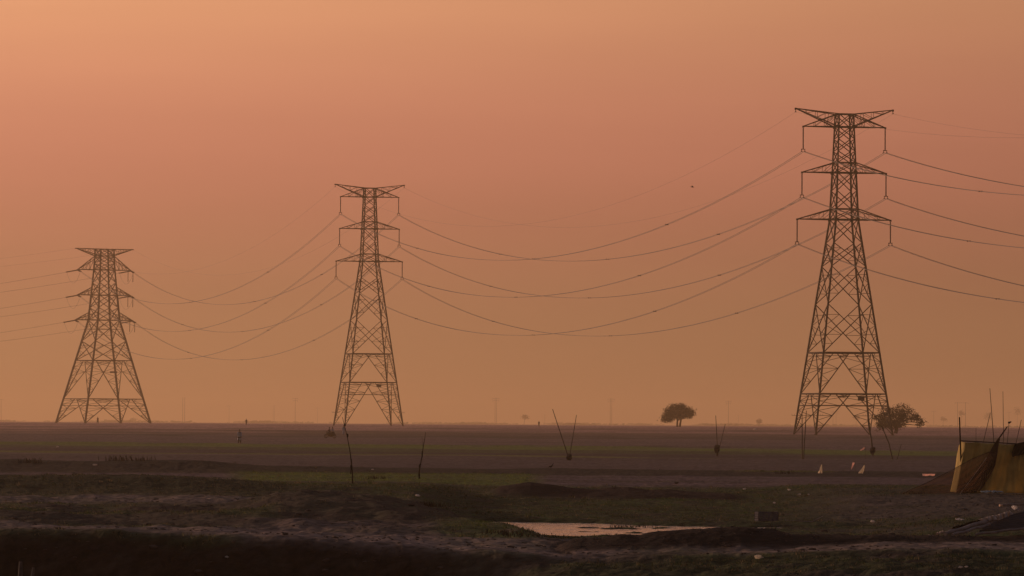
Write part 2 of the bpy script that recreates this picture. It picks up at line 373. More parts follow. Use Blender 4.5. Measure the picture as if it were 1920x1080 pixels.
def make_ground():
    Ds = list(np.exp(np.arange(math.log(84), math.log(300), .0022))) + list(np.exp(np.arange(math.log(300), math.log(1600), .009))) + list(np.exp(np.linspace(math.log(1600), math.log(16000), 60)))
    Ds = [20, 40, 60, 72, 80] + Ds; Ds = np.array(Ds)
    core = np.arange(-160, 2081, 2.6)
    us = np.concatenate([[-16000, -9000, -5000, -3000, -1900, -1200, -800, -560, -400, -300, -240, -200], core, [2130, 2200, 2300, 2500, 2800, 3300, 4200, 6000, 9000, 13000, 18000]])
    U, D = np.meshgrid(us, Ds); X = (U-960)/F*D; Z = height(X, D)
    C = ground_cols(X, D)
    nr, nc = X.shape; co = np.stack([X, D, Z], -1).reshape(-1, 3)
    idx = np.arange(nr*nc).reshape(nr, nc)
    q = np.stack([idx[:-1, :-1], idx[:-1, 1:], idx[1:, 1:], idx[1:, :-1]], -1).reshape(-1, 4)
    me = bpy.data.meshes.new('ground'); me.vertices.add(len(co)); me.vertices.foreach_set('co', co.ravel())
    me.loops.add(q.size); me.loops.foreach_set('vertex_index', q.ravel().astype(np.int32))
    me.polygons.add(len(q)); me.polygons.foreach_set('loop_start', (np.arange(len(q))*4).astype(np.int32))
    me.polygons.foreach_set('use_smooth', np.ones(len(q), bool)); me.update(calc_edges=True); me.validate()
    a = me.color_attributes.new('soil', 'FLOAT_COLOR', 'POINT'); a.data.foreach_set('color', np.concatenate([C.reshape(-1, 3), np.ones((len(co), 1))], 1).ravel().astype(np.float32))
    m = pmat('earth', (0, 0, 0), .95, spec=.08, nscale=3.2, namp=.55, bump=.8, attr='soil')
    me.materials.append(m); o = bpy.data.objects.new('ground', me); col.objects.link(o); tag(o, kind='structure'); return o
make_ground()

# pond water
def make_water():
    mb = MB(); us = np.arange(840, 1830, 8.0); Ds = np.arange(143, 180, .8)
    rows = [[((u-960)/F*d, d, WATER_Z) for u in us] for d in Ds]; grid_mesh(mb, rows)
    m = bpy.data.materials.new('pond_water'); m.use_nodes = True; t = m.node_tree; K = t.links.new; b = t.nodes['Principled BSDF']
    b.inputs['Specular IOR Level'].default_value = .34; b.inputs['Base Color'].default_value = (.06, .045, .036, 1); b.inputs['Roughness'].default_value = .10; b.inputs['IOR'].default_value = 1.33
    tcn = ND(t, 'ShaderNodeTexCoord'); mp = ND(t, 'ShaderNodeMapping'); mp.inputs['Scale'].default_value = (1.0, .4, 1); K(tcn.outputs['Object'], mp.inputs[0])
    nz = ND(t, 'ShaderNodeTexNoise'); nz.inputs['Scale'].default_value = 1.6; nz.inputs['Detail'].default_value = 4; K(mp.outputs[0], nz.inputs['Vector'])
    bp = ND(t, 'ShaderNodeBump'); bp.inputs['Strength'].default_value = 1.0; bp.inputs['Distance'].default_value = .32; K(nz.outputs[0], bp.inputs['Height']); K(bp.outputs[0], b.inputs['Normal'])
    o = mb.build('water', m); tag(o, kind='structure')
make_water()

# grass tufts (uncountable) over the near ground
def make_grass():
    N = 42000; D = np.exp(rng.uniform(math.log(106), math.log(300), N)); u = rng.uniform(-100, 2020, N); X = (u-960)/F*D
    C = ground_cols(X, D); g = (C[:, 1]-C[:, 0]*.95)/(C[:, 1]+1e-4); Z = height(X, D); cl = fbm(X*1.3, D*.7, 301, 3)
    keep = (g+.45*(cl-.5) > rng.uniform(-.04, .14, N)) & (Z > WATER_Z+.02); X, D, Z, C, cl = X[keep], D[keep], Z[keep], C[keep], cl[keep]
    vs_ = []; fs = []; cs = []; k = 0
    for x, y, z, c, q in zip(X, D, Z, C, cl):
        hh = (.025+.12*max(0, q-.42))*random.uniform(.6, 1.3)*(1+.3*(y/200)); n = 5; dry = random.random() < .12
        if random.random() < .01: hh *= 2.2; n = 8
        for _ in range(n):
            a = random.uniform(0, math.pi); bx = x+random.gauss(0, .06); by = y+random.gauss(0, .06); w_ = random.uniform(.006, .013)*(1+y/250)
            lx = random.gauss(0, .45)*hh; ly = random.gauss(0, .45)*hh
            vs_ += [(bx-w_*math.cos(a), by-w_*math.sin(a), z-.02), (bx+w_*math.cos(a), by+w_*math.sin(a), z-.02), (bx+lx, by+ly, z+hh*random.uniform(.5, 1.2))]
            fs.append((k, k+1, k+2)); k += 3; m_ = random.uniform(.7, 1.5); cc = [v*m_ for v in c] if not dry else [.11*m_, .085*m_, .05*m_]; cs += [cc]*3
    me = bpy.data.meshes.new('grass'); me.from_pydata(vs_, [], fs)
    a = me.color_attributes.new('soil', 'FLOAT_COLOR', 'POINT'); a.data.foreach_set('color', np.concatenate([np.array(cs), np.ones((len(cs), 1))], 1).ravel().astype(np.float32))
    me.materials.append(pmat('grass_blades', (0, 0, 0), .8, transl=.5, attr='soil', namp=.2)); o = bpy.data.objects.new('grass', me); col.objects.link(o)
    tag(o, 'short rough grass on the banks and around the pond', 'grass', kind='stuff')
    # clods of earth on the bare ground
    mb = MB(); N = 7000; D = np.exp(rng.uniform(math.log(108), math.log(205), N)); u = rng.uniform(-60, 1980, N); X = (u-960)/F*D
    Z = height(X, D); C = ground_cols(X, D); cl = fbm(X*.5, D*.5, 311, 3); keep = (Z > WATER_Z+.03) & (C[:, 1] < C[:, 0]) & (cl+rng.uniform(-.15, .15, N) > .5)
    for cnt, (x, d, z) in enumerate(zip(X[keep], D[keep], Z[keep])):
        r_ = random.uniform(.010, .030)*(1.0 if random.random() < .95 else 2.2); mb.lump((x, d, z+r_*.2), (r_*random.uniform(1, 2.2), r_, r_*.7), cnt, 6, 4, .3)
    o = mb.build('dirt_clods', pmat('dry_clods', (.06, .045, .038), .95, nscale=2, namp=.5)); tag(o, 'loose clods of earth scattered over the bare ground', 'earth clods', kind='stuff')
make_grass()

# ------------------------------------------------------------------ pylons
def lerp(a, b, t): return a+(b-a)*t
class Tower:
    def __init__(s, base, rz, prof, name_label):
        s.base = Vector(base); s.rz = rz; s.prof = prof; s.z0 = base[2]
        s.root = empty('transmission_pylon', base, rz)
    def half(s, z): return float(np.interp(z, [p[0] for p in s.prof], [p[1] for p in s.prof]))
    def c(s, i, z):      # corner i at absolute height z, local coordinates
        h = s.half(z); sx, sy = ((-1, -1), (1, -1), (1, 1), (-1, 1))[i % 4]; return Vector((sx*h, sy*h, z-s.z0))
    def world(s, p): return s.base + Matrix.Rotation(s.rz, 3, 'Z') @ Vector(p)
def face_members(T, mb, i, spec, wd, wr):
    j = i+1
    for (kind, z1, z2, opt) in spec:
        a1, a2, b1, b2 = T.c(i, z1), T.c(i, z2), T.c(j, z1), T.c(j, z2)
        if kind == 'X':
            mb.bar(a1, b2, wd); mb.bar(b1, a2, wd)
            if opt:   # redundant members inside a big X
                cr = None; w1 = (a1-b1).length; w2 = (a2-b2).length; tc_ = w1/(w1+w2); cr = a1.lerp(b2, tc_)
                for (p1, p2, dg) in ((a1, a2, b2), (b1, b2, a2)):
                    for f in (0.33, 0.66) if opt == 2 else (0.5,):
                        q = p1.lerp(cr, f); l_ = p1.lerp(p2, tc_*f+0.0); mb.bar(l_, q, wr)
                        l2 = p1.lerp(p2, tc_*min(1, f+.33 if opt == 2 else 1)); mb.bar(q, l2, wr)
                    for f in (0.5,):
                        top = p2.lerp(cr, f); l_ = p2.lerp(p1, (1-tc_)*f); mb.bar(l_, top, wr); mb.bar(top, p1.lerp(p2, tc_), wr)
        if kind == 'H': mb.bar(a1, b1, opt or wd*1.3)
        if kind == 'K':    # inverted V from the middle of the upper horizontal to the feet of the panel
            mid = (a2+b2)/2
            for (p1, p2) in ((a1, a2), (b1, b2)):
                e = p2.lerp(mid, .93); mb.bar(p1, e, wd)
                n = opt or 3; prev = None
                for k in range(1, n+1):
                    f = k/(n+.25); q = p1.lerp(e, f); l_ = p1.lerp(p2, f); mb.bar(l_, q, wr)
                    fl = (k-.5)/(n+.25); mb.bar(p1.lerp(p2, fl), q, wr)
                    if prev is not None and k > 1: mb.bar(prev, p1.lerp(p2, (k-.5)/(n+.25)), wr)
                    prev = q
                mb.bar(prev, p2.lerp(mid, .45), wr)
def arm(T, mb, sgn, z, ztop, length, wc, wr, nb=3, rise=0.0):
    h = T.half(z); ht = T.half(ztop); zl = z-T.z0; zt = ztop-T.z0
    tip = Vector((sgn*length, 0, zl+rise))
    lo = [Vector((sgn*h, -h, zl)), Vector((sgn*h, h, zl))]; up = [Vector((sgn*ht, -ht, zt)), Vector((sgn*ht, ht, zt))]
    for p in lo: mb.bar(p, tip, wc*1.15)
    for p in up: mb.bar(p, tip, wc)
    for k in range(1, nb+1):
        f = k/(nb+1)
        L0, L1, U0, U1 = lo[0].lerp(tip, f), lo[1].lerp(tip, f), up[0].lerp(tip, f), up[1].lerp(tip, f)
        mb.bar(L0, L1, wr); mb.bar(L0, U0, wr); mb.bar(L1, U1, wr); mb.bar(U0, U1, wr)
        g = (k-1)/(nb+1); mb.bar(lo[0].lerp(tip, g), L1, wr)
        mb.bar(up[0].lerp(tip, g), L0, wr); mb.bar(up[1].lerp(tip, g), L1, wr)
    mb.bar(tip-Vector((0, 0, .25)), tip+Vector((0, 0, .1)), wc*2)
    return tip
def insulator(mb, p, q, r=.16):
    p = Vector(p); q = Vector(q); n = 22; pts = []; rs = []
    for k in range(n+1):
        pts += [p.lerp(q, k/n), p.lerp(q, min(1, (k+.45)/n))]; rs += [r, r*.55]
    mb.tube(pts[:-1], rs[:-1], 8)
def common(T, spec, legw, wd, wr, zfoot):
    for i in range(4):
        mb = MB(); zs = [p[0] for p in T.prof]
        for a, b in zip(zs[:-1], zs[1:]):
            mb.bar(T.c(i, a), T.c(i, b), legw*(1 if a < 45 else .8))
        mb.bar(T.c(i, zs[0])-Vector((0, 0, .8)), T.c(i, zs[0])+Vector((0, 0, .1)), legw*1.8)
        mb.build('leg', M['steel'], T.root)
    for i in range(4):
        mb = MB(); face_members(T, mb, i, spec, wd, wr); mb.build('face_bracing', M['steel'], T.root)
def suspension(base, rz, dz, foot, label):
    zA3, zA2, zA1, zTop = 41.3+dz, 50.1+dz, 58.7+dz, 61.1+dz
    hb = 2.16+.131*(zA3-foot)
    prof = [(foot, hb), (zA3, 2.16), (zA2, 1.80), (zA1, 1.48), (zTop, 1.40)]
    T = Tower(base, rz, prof, label); z0 = T.z0
    h2, h1 = 8.6+dz, 16.3+dz
    spec = [('K', foot, h2, 5 if dz > 3 else 4), ('H', h2, h2, .24), ('K', h2, h1, 3), ('H', h1, h1, .26),
            ('X', h1, 25.4+dz, 2), ('X', 25.4+dz, 32.5+dz, 1), ('X', 32.5+dz, 36.9+dz, 1), ('X', 36.9+dz, zA3, 0), ('H', zA3, zA3, .22),
            ('X', zA3, 43.3+dz, 0), ('H', 43.3+dz, 0, .16), ('X', 43.3+dz, 46.7+dz, 0), ('X', 46.7+dz, zA2, 0), ('H', zA2, 0, .22), ('X', zA2, 52+dz, 0), ('H', 52+dz, 0, .16),
            ('X', 52+dz, 54.1+dz, 0), ('X', 54.1+dz, 56.4+dz, 0), ('X', 56.4+dz, zA1, 0), ('H', zA1, 0, .22), ('X', zA1, zTop, 0), ('H', zTop, 0, .2),
            ('H', lerp(foot, h2, .72), 0, .09)]
    common(T, spec, .30, .15, .085, foot)
    # plan bracing and gusset plates
    for z in (h2, h1, zA3, zA2, zA1):
        mb = MB(); mb.bar(T.c(0, z), T.c(2, z), .08); mb.bar(T.c(1, z), T.c(3, z), .08)
        m_ = [(T.c(i, z)+T.c(i+1, z))/2 for i in range(4)]
        for i in range(4): mb.bar(m_[i], m_[(i+1) % 4], .08)
        if z > 40:
            for i in range(4): mb.bar(T.c(i, z)-Vector((0, 0, .3)), T.c(i, z)+Vector((0, 0, .3)), .52)
        mb.build('plan_bracing', M['steel'], T.root)
    att = {}
    for lv, (z, zt, ln) in enumerate(((zA1, zTop, 8.0), (zA2, 52+dz, 8.2), (zA3, 43.3+dz, 9.1))):
        for sg in (-1, 1):
            mb = MB(); tip = arm(T, mb, sg, z, zt, ln, .17, .07, 2 if lv else 2); mb.build('crossarm', M['steel'], T.root)
            a = tip-Vector((0, 0, .3)); b = a-Vector((0, 0, 4.0)); mb = MB(); insulator(mb, a, b, .15); ins = mb.build('insulator_string', M['porcelain'], T.root)
            mb = MB(); mb.bar(b+Vector((-.38, 0, 0)), b+Vector((.38, 0, 0)), .14)
            for s2 in (-1, 1):
                mb.bar(b+Vector((.34*s2, 0, 0)), b+Vector((.30*s2, 0, -.42)), .09); mb.bar(b+Vector((.30*s2, -.35, -.42)), b+Vector((.30*s2, .35, -.42)), .13)
            mb.build('yoke', M['steel'], ins); att[(lv, sg)] = b-Vector((0, 0, .42))
    for sg in (-1, 1):
        mb = MB(); tip = arm(T, mb, sg, zA1, zTop, 9.5, .17, .07, 3, rise=3.35); mb.build('earth_wire_arm', M['steel'], T.root)
        mb = MB(); mb.bar(tip, tip-Vector((0, 0, .7)), .12); mb.bar(tip-Vector((0, .5, .7)), tip+Vector((0, .5, -.7)), .1); mb.build('wire_clamp', M['steel'], T.root)
        att[(3, sg)] = tip-Vector((0, 0, .7))
    # blank plate and anti climbing rails
    mb = MB(); hh = T.half(7.7+dz); mb.bar((.9, -hh-.06, 7.7+dz-z0), (2.2, -hh-.06, 7.7+dz-z0), .06, .72); mb.build('warning_plate', M['dark'], T.root)
    for i in range(4):
        mb = MB(); p = T.c(i, foot+3.6); d = Vector((p.x, p.y, 0)).normalized()
        mb.bar(p-Vector((1.0, 0, 0)), p+Vector((1.0, 0, 0)), .06); mb.bar(p-Vector((0, 1.0, 0)), p+Vector((0, 1.0, 0)), .06)
        for k in range(5): q = p+Vector((lerp(-1, 1, k/4), 0, 0)); mb.bar(q, q+Vector((0, 0, .35)), .03)
        mb.build('anti_climbing_rail', M['steel'], T.root)
    return T, att
LINE_AZ = math.atan2(100, 440)
X1, Y1, X2, Y2, X3, Y3 = 62.2, 1000.0, -38.6, 1440.0, -143.8, 1880.0
g1, g2_ = hz(X1, Y1), hz(X2, Y2)
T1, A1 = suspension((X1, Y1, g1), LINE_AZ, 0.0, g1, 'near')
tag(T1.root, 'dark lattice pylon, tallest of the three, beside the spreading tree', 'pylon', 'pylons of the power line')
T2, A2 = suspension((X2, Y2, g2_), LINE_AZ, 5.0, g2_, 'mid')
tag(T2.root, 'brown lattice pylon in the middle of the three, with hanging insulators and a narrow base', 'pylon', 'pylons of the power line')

# angle pylon, broad base
g3 = hz(X3, Y3)
T3 = Tower((X3, Y3, g3), R(28.7), [(g3, 12.6), (38.4, 4.15), (47.2, 3.45), (56.1, 2.8), (61.0, 2.55), (63.4, 2.5)], 'far')
tag(T3.root, 'squat broad based angle pylon at the left, hazier than the others', 'pylon', 'pylons of the power line')
spec = [('K', g3, 10.6, 3), ('H', 10.6, 0, .30), ('H', 8.2, 0, .14), ('K', 10.6, 24.1, 4), ('H', 24.1, 0, .30), ('X', 24.1, 31.0, 1), ('X', 31.0, 38.4, 1), ('H', 35.2, 0, .14), ('H', 38.4, 0, .26), ('X', 38.4, 42.8, 0),
        ('X', 42.8, 47.2, 0), ('H', 47.2, 0, .26), ('X', 47.2, 51.6, 0), ('X', 51.6, 56.1, 0), ('H', 56.1, 0, .26), ('X', 56.1, 58.5, 0), ('X', 58.5, 61.0, 0), ('H', 61.0, 0, .2), ('X', 61.0, 63.4, 0), ('H', 63.4, 0, .2)]
common(T3, spec, .55, .22, .11, g3)
for z in (10.6, 24.1, 38.4, 47.2, 56.1):
    mb = MB(); mb.bar(T3.c(0, z), T3.c(2, z), .1); mb.bar(T3.c(1, z), T3.c(3, z), .1)
    mb.build('plan_bracing', M['steel'], T3.root)
mb = MB(); mb.bar((-1.4, -T3.half(20)-.1, 20-g3), (1.4, -T3.half(20)-.1, 20-g3), .08, .6); mb.build('warning_plate', M['dark'], T3.root)
X4, Y4 = X3-322, Y3+318; g4 = 2.0
Rot3 = Matrix.Rotation(-R(28.7), 3, 'Z')
dB = (Rot3 @ Vector((X2-X3, Y2-Y3, 0))).normalized(); dF = (Rot3 @ Vector((X4-X3, Y4-Y3, 0))).normalized()
A3b, A3f = {}, {}
for lv, (z, zt, ln) in enumerate(((56.1, 61.0, 10.2), (47.2, 50.0, 10.2), (38.4, 41.2, 11.0))):
    for sg in (-1, 1):
        mb = MB(); tip = arm(T3, mb, sg, z, zt, ln, .24, .10, 3); mb.build('crossarm', M['steel'], T3.root)
        ends = []
        for dv, at in ((dB, A3b), (dF, A3f)):
            for s2 in (-.25, .25):
                off = Vector((-dv.y, dv.x, 0))*s2; mb = MB(); a = tip-Vector((0, 0, .2)); b = a+dv*6.0-Vector((0, 0, .65)); insulator(mb, a+off, b+off, .19); mb.build('insulator_string', M['porcelain'], T3.root)
            mb = MB(); mb.bar(b+Vector((-dv.y, dv.x, 0))*.4, b-Vector((-dv.y, dv.x, 0))*.4, .16); mb.build('yoke', M['steel'], T3.root)
            at[(lv, sg)] = b; ends.append(b)
        hang = []
        if sg > 0:
            for ox in (-1.0, 1.2):
                a = tip+Vector((ox if ox < 0 else 0.9, 0, -.2)); b = a-Vector((0, 0, 3.9)); mb = MB(); insulator(mb, a, b, .15); mb.build('insulator_string', M['porcelain'], T3.root); hang.append(b)
        pts = [ends[0].lerp(ends[1], k/16)-Vector((0, 0, 4.0*4*(k/16)*(1-k/16)*1.0)) for k in range(17)]
        mb = MB(); mb.tube(pts, .04, 5); mb.build('jumper_loop', M['wire'], T3.root)
for sg in (-1, 1):
    mb = MB(); tip = arm(T3, mb, sg, 61.0, 63.4, 11.0, .22, .1, 3, rise=2.55); mb.build('earth_wire_arm', M['steel'], T3.root)
    A3b[(3, sg)] = tip; A3f[(3, sg)] = tip

# ------------------------------------------------------------------ conductors
def span(A, B, sag, label, group, twin=True, r=.048, n=72, sp_every=98):
    A = Vector(A); B = Vector(B); d = B-A; perp = Vector((-d.y, d.x, 0)).normalized()
    root = empty('power_line', A)
    tag(root, label, 'power line', group)
    cat_ = lambda t: A.lerp(B, t)-Vector((0, 0, 4*sag*t*(1-t)))-A
    if twin:
        for s2 in (-.23, .23):
            mb = MB(); mb.tube([cat_(k/n)+perp*s2 for k in range(n+1)], r, 5); mb.build('conductor', M['wire'], root)
        m_ = int(d.length/sp_every)
        for k in range(1, m_):
            t = (k+random.uniform(-.15, .15))/m_; c = cat_(t); mb = MB(); mb.bar(c-perp*.34, c+perp*.34, .13)
            mb.bar(c-perp*.23-Vector((0, 0, .12)), c-perp*.23+Vector((0, 0, .12)), .16); mb.bar(c+perp*.23-Vector((0, 0, .12)), c+perp*.23+Vector((0, 0, .12)), .16)
            mb.build('spacer', M['steel'], root)
    else:
        mb = MB(); mb.tube([cat_(k/n) for k in range(n+1)], r, 5); mb.build('conductor', M['wire'], root)
AN = ['top', 'middle', 'bottom']; SN = {-1: 'left', 1: 'right'}
for key in A1:
    lv, sg = key; p1 = T1.world(A1[key]); p2 = T2.world(A2[key]); p3 = T3.world(A3b[key])
    p0 = p1+Vector((100, -440, 0)); p4 = T3.world(A3f[key])+Vector((X4-X3, Y4-Y3, 0))
    if lv < 3:
        a = f'{AN[lv]} {SN[sg]} arm'
        span(p1, p2, 16.2, f'twin cables from the {a} of the tallest pylon to the middle pylon', 'twin cables between the pylons')
        span(p2, p3, 17.2, f'twin cables from the {a} of the middle pylon to the left pylon', 'twin cables between the pylons')
        span(p0, p1, 16.4, f'twin cables leaving at the right edge from the {a} of the tallest pylon', 'twin cables leaving the picture', r=.046)
        span(T3.world(A3f[key]), p4, 12.0, f'twin cables leaving at the left edge from the {a} of the left pylon', 'twin cables leaving the picture', r=.022)
    else:
        a = f'{SN[sg]} top horn'
        span(p1, p2, 15.6, f'faint wire from the {a} of the tallest pylon to the middle one', 'earth wires', False, .018)
        span(p2, p3, 15.5, f'faint wire from the {a} of the middle pylon to the left one', 'earth wires', False, .018)
        span(p0, p1, 14.0, f'faint wire leaving at the right edge from the {a} of the tallest pylon', 'earth wires', False, .018)
        span(p3, p4, 9.0, f'faint wire leaving at the left edge from the {a} of the left pylon', 'earth wires', False, .018)

# ------------------------------------------------------------------ trees
def tree(name, label, px, base_py, D, blobs, trunks, leaf=.22, nleaf=6000, group=None, limb=True, mats=('leaf', 'bark'), dens=1.0):
    "blobs: (px, py, rx, ry) ellipses of the crown in photo pixels at depth D; trunks: list of (px at ground, px, py where it meets the crown, radius m)"
    s = D/F; b = G(px, D); root = empty(name, b); tag(root, label, 'tree', group)
    mb = MB(); cs = []
    for (x, y, rx, ry) in blobs:
        c = P(x, y, D)-b; c.y = random.uniform(-.35, .35)*rx*s*2; cs.append((c, rx*s, ry*s))
    for (gx, tx, ty, r_) in trunks:
        p0 = Vector(((gx-960)*s*1.0-b.x, random.uniform(-.2, .2), -.2)); p3 = P(tx, ty, D)-b; p3.y = 0
        pts = [p0, p0.lerp(p3, .35)+Vector((random.uniform(-.1, .1), 0, 0)), p0.lerp(p3, .7)+Vector((random.uniform(-.1, .1), 0, 0)), p3]
        mb.tube(pts, [r_*1.3, r_, r_*.85, r_*.7], 8)
        if limb:
            for c, rx, ry in cs:
                if abs(c.x-p3.x) < 2.2*max(2, rx) or len(trunks) == 1:
                    st = p0.lerp(p3, random.uniform(.6, 1)); mid = st.lerp(c, .5)+Vector((0, 0, random.uniform(0, .15)*abs(c.x-st.x)))
                    mb.tube([st, mid, c], [r_*.45, r_*.28, r_*.1], 6)
                    for _ in range(4):
                        e = c+Vector((random.uniform(-1, 1)*rx, random.uniform(-1, 1)*rx, random.uniform(-.6, 1)*ry)); mb.tube([mid.lerp(c, .6), c.lerp(e, .5)+Vector((0, 0, .1*ry)), e], [r_*.12, r_*.08, r_*.03], 4)
    mb.build('trunk', M[mats[1]], root)
    tot = sum(rx*ry for _, rx, ry in cs); vs_ = []; fs = []; k = 0
    for c, rx, ry in cs:
        nb = max(6, int(26*dens)); clumps = []
        for _ in range(nb):
            while True:
                v = Vector((random.uniform(-1, 1), random.uniform(-1, 1), random.uniform(-1, 1)))
                if v.length < 1: break
            clumps.append(c+Vector((v.x*rx, v.y*rx*.9, v.z*ry)))
        n = int(nleaf*rx*ry/tot)
        for _ in range(n):
            q = random.choice(clumps); sg_ = min(rx, ry)*.22+leaf*.5
            p = q+Vector((random.gauss(0, sg_), random.gauss(0, sg_), random.gauss(0, sg_*.6)))
            a = Vector((random.gauss(0, 1), random.gauss(0, 1), random.gauss(0, .6))).normalized(); bb = a.cross(Vector((random.gauss(0, 1), random.gauss(0, 1), random.gauss(0, 1)))).normalized()
            l_ = leaf*random.uniform(.5, 1.3); vs_ += [p-a*l_*.5, p+bb*l_*.28, p+a*l_*.5, p-bb*l_*.28]; fs.append((k, k+1, k+2, k+3)); k += 4
    m2 = MB(); m2.add(vs_, fs); m2.build('crown', M[mats[0]], root)
    return root
tree('spreading_tree', 'spreading thin leaved tree beside the right leg of the tallest pylon', 1685, 818, 1060,
     [(1655, 783, 12, 14), (1668, 774, 13, 12), (1684, 772, 16, 14), (1700, 773, 13, 11), (1714, 780, 10, 9), (1722, 786, 8, 7), (1662, 796, 12, 10), (1650, 801, 8, 7),
      (1678, 790, 14, 12), (1697, 784, 12, 9), (1677, 800, 10, 6), (1727, 793, 5, 8), (1648, 793, 7, 8), (1694, 798, 6, 5), (1722, 798, 3, 6), (1641, 784, 4, 4)],
     [(1680, 1686, 790, .36), (1674, 1668, 792, .17)], leaf=.30, nleaf=6500, dens=.75)
tree('broad_tree', 'dense rounded tree with two trunks alone on the horizon', 1272, 796, 1650,
     [(1251, 782, 9, 8), (1256, 773, 10, 8), (1266, 768, 11, 9), (1277, 764, 10, 7), (1279, 772, 13, 9), (1292, 772, 9, 9), (1294, 778, 7, 6), (1266, 778, 12, 7), (1283, 779, 8, 5), (1247, 787, 5, 4), (1257, 786, 7, 4)],
     [(1271, 1271, 782, .28), (1276, 1277, 782, .30)], leaf=.5, nleaf=7000, dens=1.6)
far = [(984, 782, 6, 3, 3600, 'small flat topped tree faint in the haze above the flat field'), (1423, 790, 3.5, 3.2, 3400, 'tiny round tree faint on the horizon, left of the tallest pylon'),
       (1803, 775, 5, 5, 4200, 'faint round tree seen between two distant poles above the tent'), (1769, 786, 6, 4, 4300, 'faint low tree on the horizon left of the tent'),
       (1853, 780, 7, 11, 4400, 'faint tall tree on the horizon behind the bamboo poles of the tent'), (1908, 772, 6, 10, 4600, 'faint tall tree at the right edge of the horizon'),
       (1606, 783, 5, 3, 3900, 'faint low tree seen between the legs of the tallest pylon'), (250, 787, 6, 3, 4400, 'faint low bush on the horizon under the broad left pylon')]
for (x, y, rx, ry, D, lb) in far:
    D *= 1.9; tree('distant_tree', lb, x, 795, D, [(x-rx*.4, y, rx*.6, ry*.8), (x+rx*.4, y+1, rx*.6, ry*.8), (x, y-ry*.3, rx*.6, ry*.7)], [(x, x, y+ry*.3, .3)], leaf=1.9, nleaf=260, limb=False, group='distant trees on the horizon')

def scrub():
    vs_ = []; fs = []; k = 0
    for _ in range(1500):
        D = random.uniform(6500, 12000); px = random.uniform(-150, 2070); den = float(fbm(np.array([px*.012]), np.array([3.0]), 401, 3)[0])
        if den < random.uniform(.35, .65): continue
        hh = random.uniform(.6, 2.6)*(D/8000)*(.5+den); wd = random.uniform(3, 14); x = (px-960)/F*D; z = 2.0
        for _ in range(7):
            a = Vector((x+random.uniform(-wd, wd), D+random.uniform(-6, 6), z+random.uniform(0, hh*.8))); r_ = hh*random.uniform(.3, .7)
            p = [a+Vector((r_*1.6*math.cos(t), random.uniform(-1, 1), r_*math.sin(t)+.1)) for t in np.linspace(0, 2*math.pi, 6)[:-1]]; vs_ += p; fs.append(tuple(range(k, k+5))); k += 5
    mb = MB(); mb.add(vs_, fs); o = mb.build('distant_scrub', M['leaf']); tag(o, 'very faint low scrub along the horizon', 'scrub', kind='stuff')
scrub()

# ------------------------------------------------------------------ distant poles on the horizon
def hpole(px, top_py, D, twin, bars, label):
    D *= 1.45; twin *= 1.45
    b = G(px, D); s = D/F; hor = 789.5+.0058*px; Ht = (hor-top_py)*s+HC-b.z; root = empty('utility_pole', b); tag(root, label, 'utility pole', 'distant utility poles')
    for ox in ((-twin/2, twin/2) if twin else (0,)):
        mb = MB(); mb.tube([(ox, 0, -.3), (ox, 0, Ht)], [.27, .18], 8); mb.build('post', M['steel'], root)
    for k in range(bars):
        z = Ht-.8-k*2.4; L_ = (twin or 0)/2+3.2-k*.4; mb = MB(); mb.bar((-L_, 0, z), (L_, 0, z), .26); mb.build('crossbar', M['steel'], root)
        mb = MB()
        for t in (-1, 1): mb.tube([(L_*t*.95, 0, z), (L_*t*.95, 0, z-1.4)], .14, 6)
        mb.build('insulator', M['porcelain'], root)
HP = [(3, 748, 5200, 1.6, 1, 'faint tall pole at the left edge of the horizon'), (346, 745, 4300, 1.6, 0, 'faint slender pole standing right of the broad left pylon'), (431, 760, 5600, 0, 1, 'faint short pole above the walking person in grey'),
      (515, 760, 5600, 1.4, 0, 'faint short pole, left of the pair before the middle pylon'), (555, 746, 4400, 0, 2, 'faint tall pole with crossbar left of the middle pylon'), (597, 764, 6000, 0, 1, 'faint short pole just left of the middle pylon'),
      (931, 746, 4400, 1.2, 2, 'faint tall pole with crossbar right of the middle pylon'), (1023, 776, 6000, 0, 0, 'tiny faint pole above the left pair of crossed bamboo'), (1147, 747, 4300, 1.2, 2, 'faint tall pole with crossbar left of the dense rounded tree'), (1367, 751, 4300, 0, 2, 'faint pole with crossbar right of the dense rounded tree'),
      (1386, 778, 6000, 0, 0, 'tiny faint pole right of the second pair of crossed bamboo'), (1566, 770, 5200, 3.0, 2, 'faint twin pole frame seen between the legs of the tallest pylon'),
      (1752, 770, 5200, 0, 1, 'faint short pole left of the tent'), (1804, 754, 4000, 6.0, 1, 'faint twin pole frame with a crossbar above the tent'), (1893, 772, 5200, 0, 1, 'faint short pole above the right end of the tent')]
for a in HP: hpole(*a)

# ------------------------------------------------------------------ people
def skin_mesh(name, joints, edges, radii, mat, parent, sub=2, root_i=0):
    me = bpy.data.meshes.new(name); me.from_pydata(joints, edges, []); o = bpy.data.objects.new(name, me); col.objects.link(o)
    sk_ = o.modifiers.new('s', 'SKIN'); lay = me.skin_vertices[0] if me.skin_vertices else None
    if lay is None:
        bpy.context.view_layer.update(); lay = me.skin_vertices[0]
    for i, r_ in enumerate(radii): lay.data[i].radius = r_ if isinstance(r_, tuple) else (r_, r_)
    lay.data[root_i].use_root = True
    ssd = o.modifiers.new('u', 'SUBSURF'); ssd.levels = ssd.render_levels = sub
    bpy.context.view_layer.update(); dg = bpy.context.evaluated_depsgraph_get()
    nm = bpy.data.meshes.new_from_object(o.evaluated_get(dg)); o.modifiers.clear(); o.data = nm; nm.name = name; bpy.data.meshes.remove(me)
    nm.materials.clear(); nm.materials.append(mat); nm.polygons.foreach_set('use_smooth', [True]*len(nm.polygons)); o.parent = parent
    return o
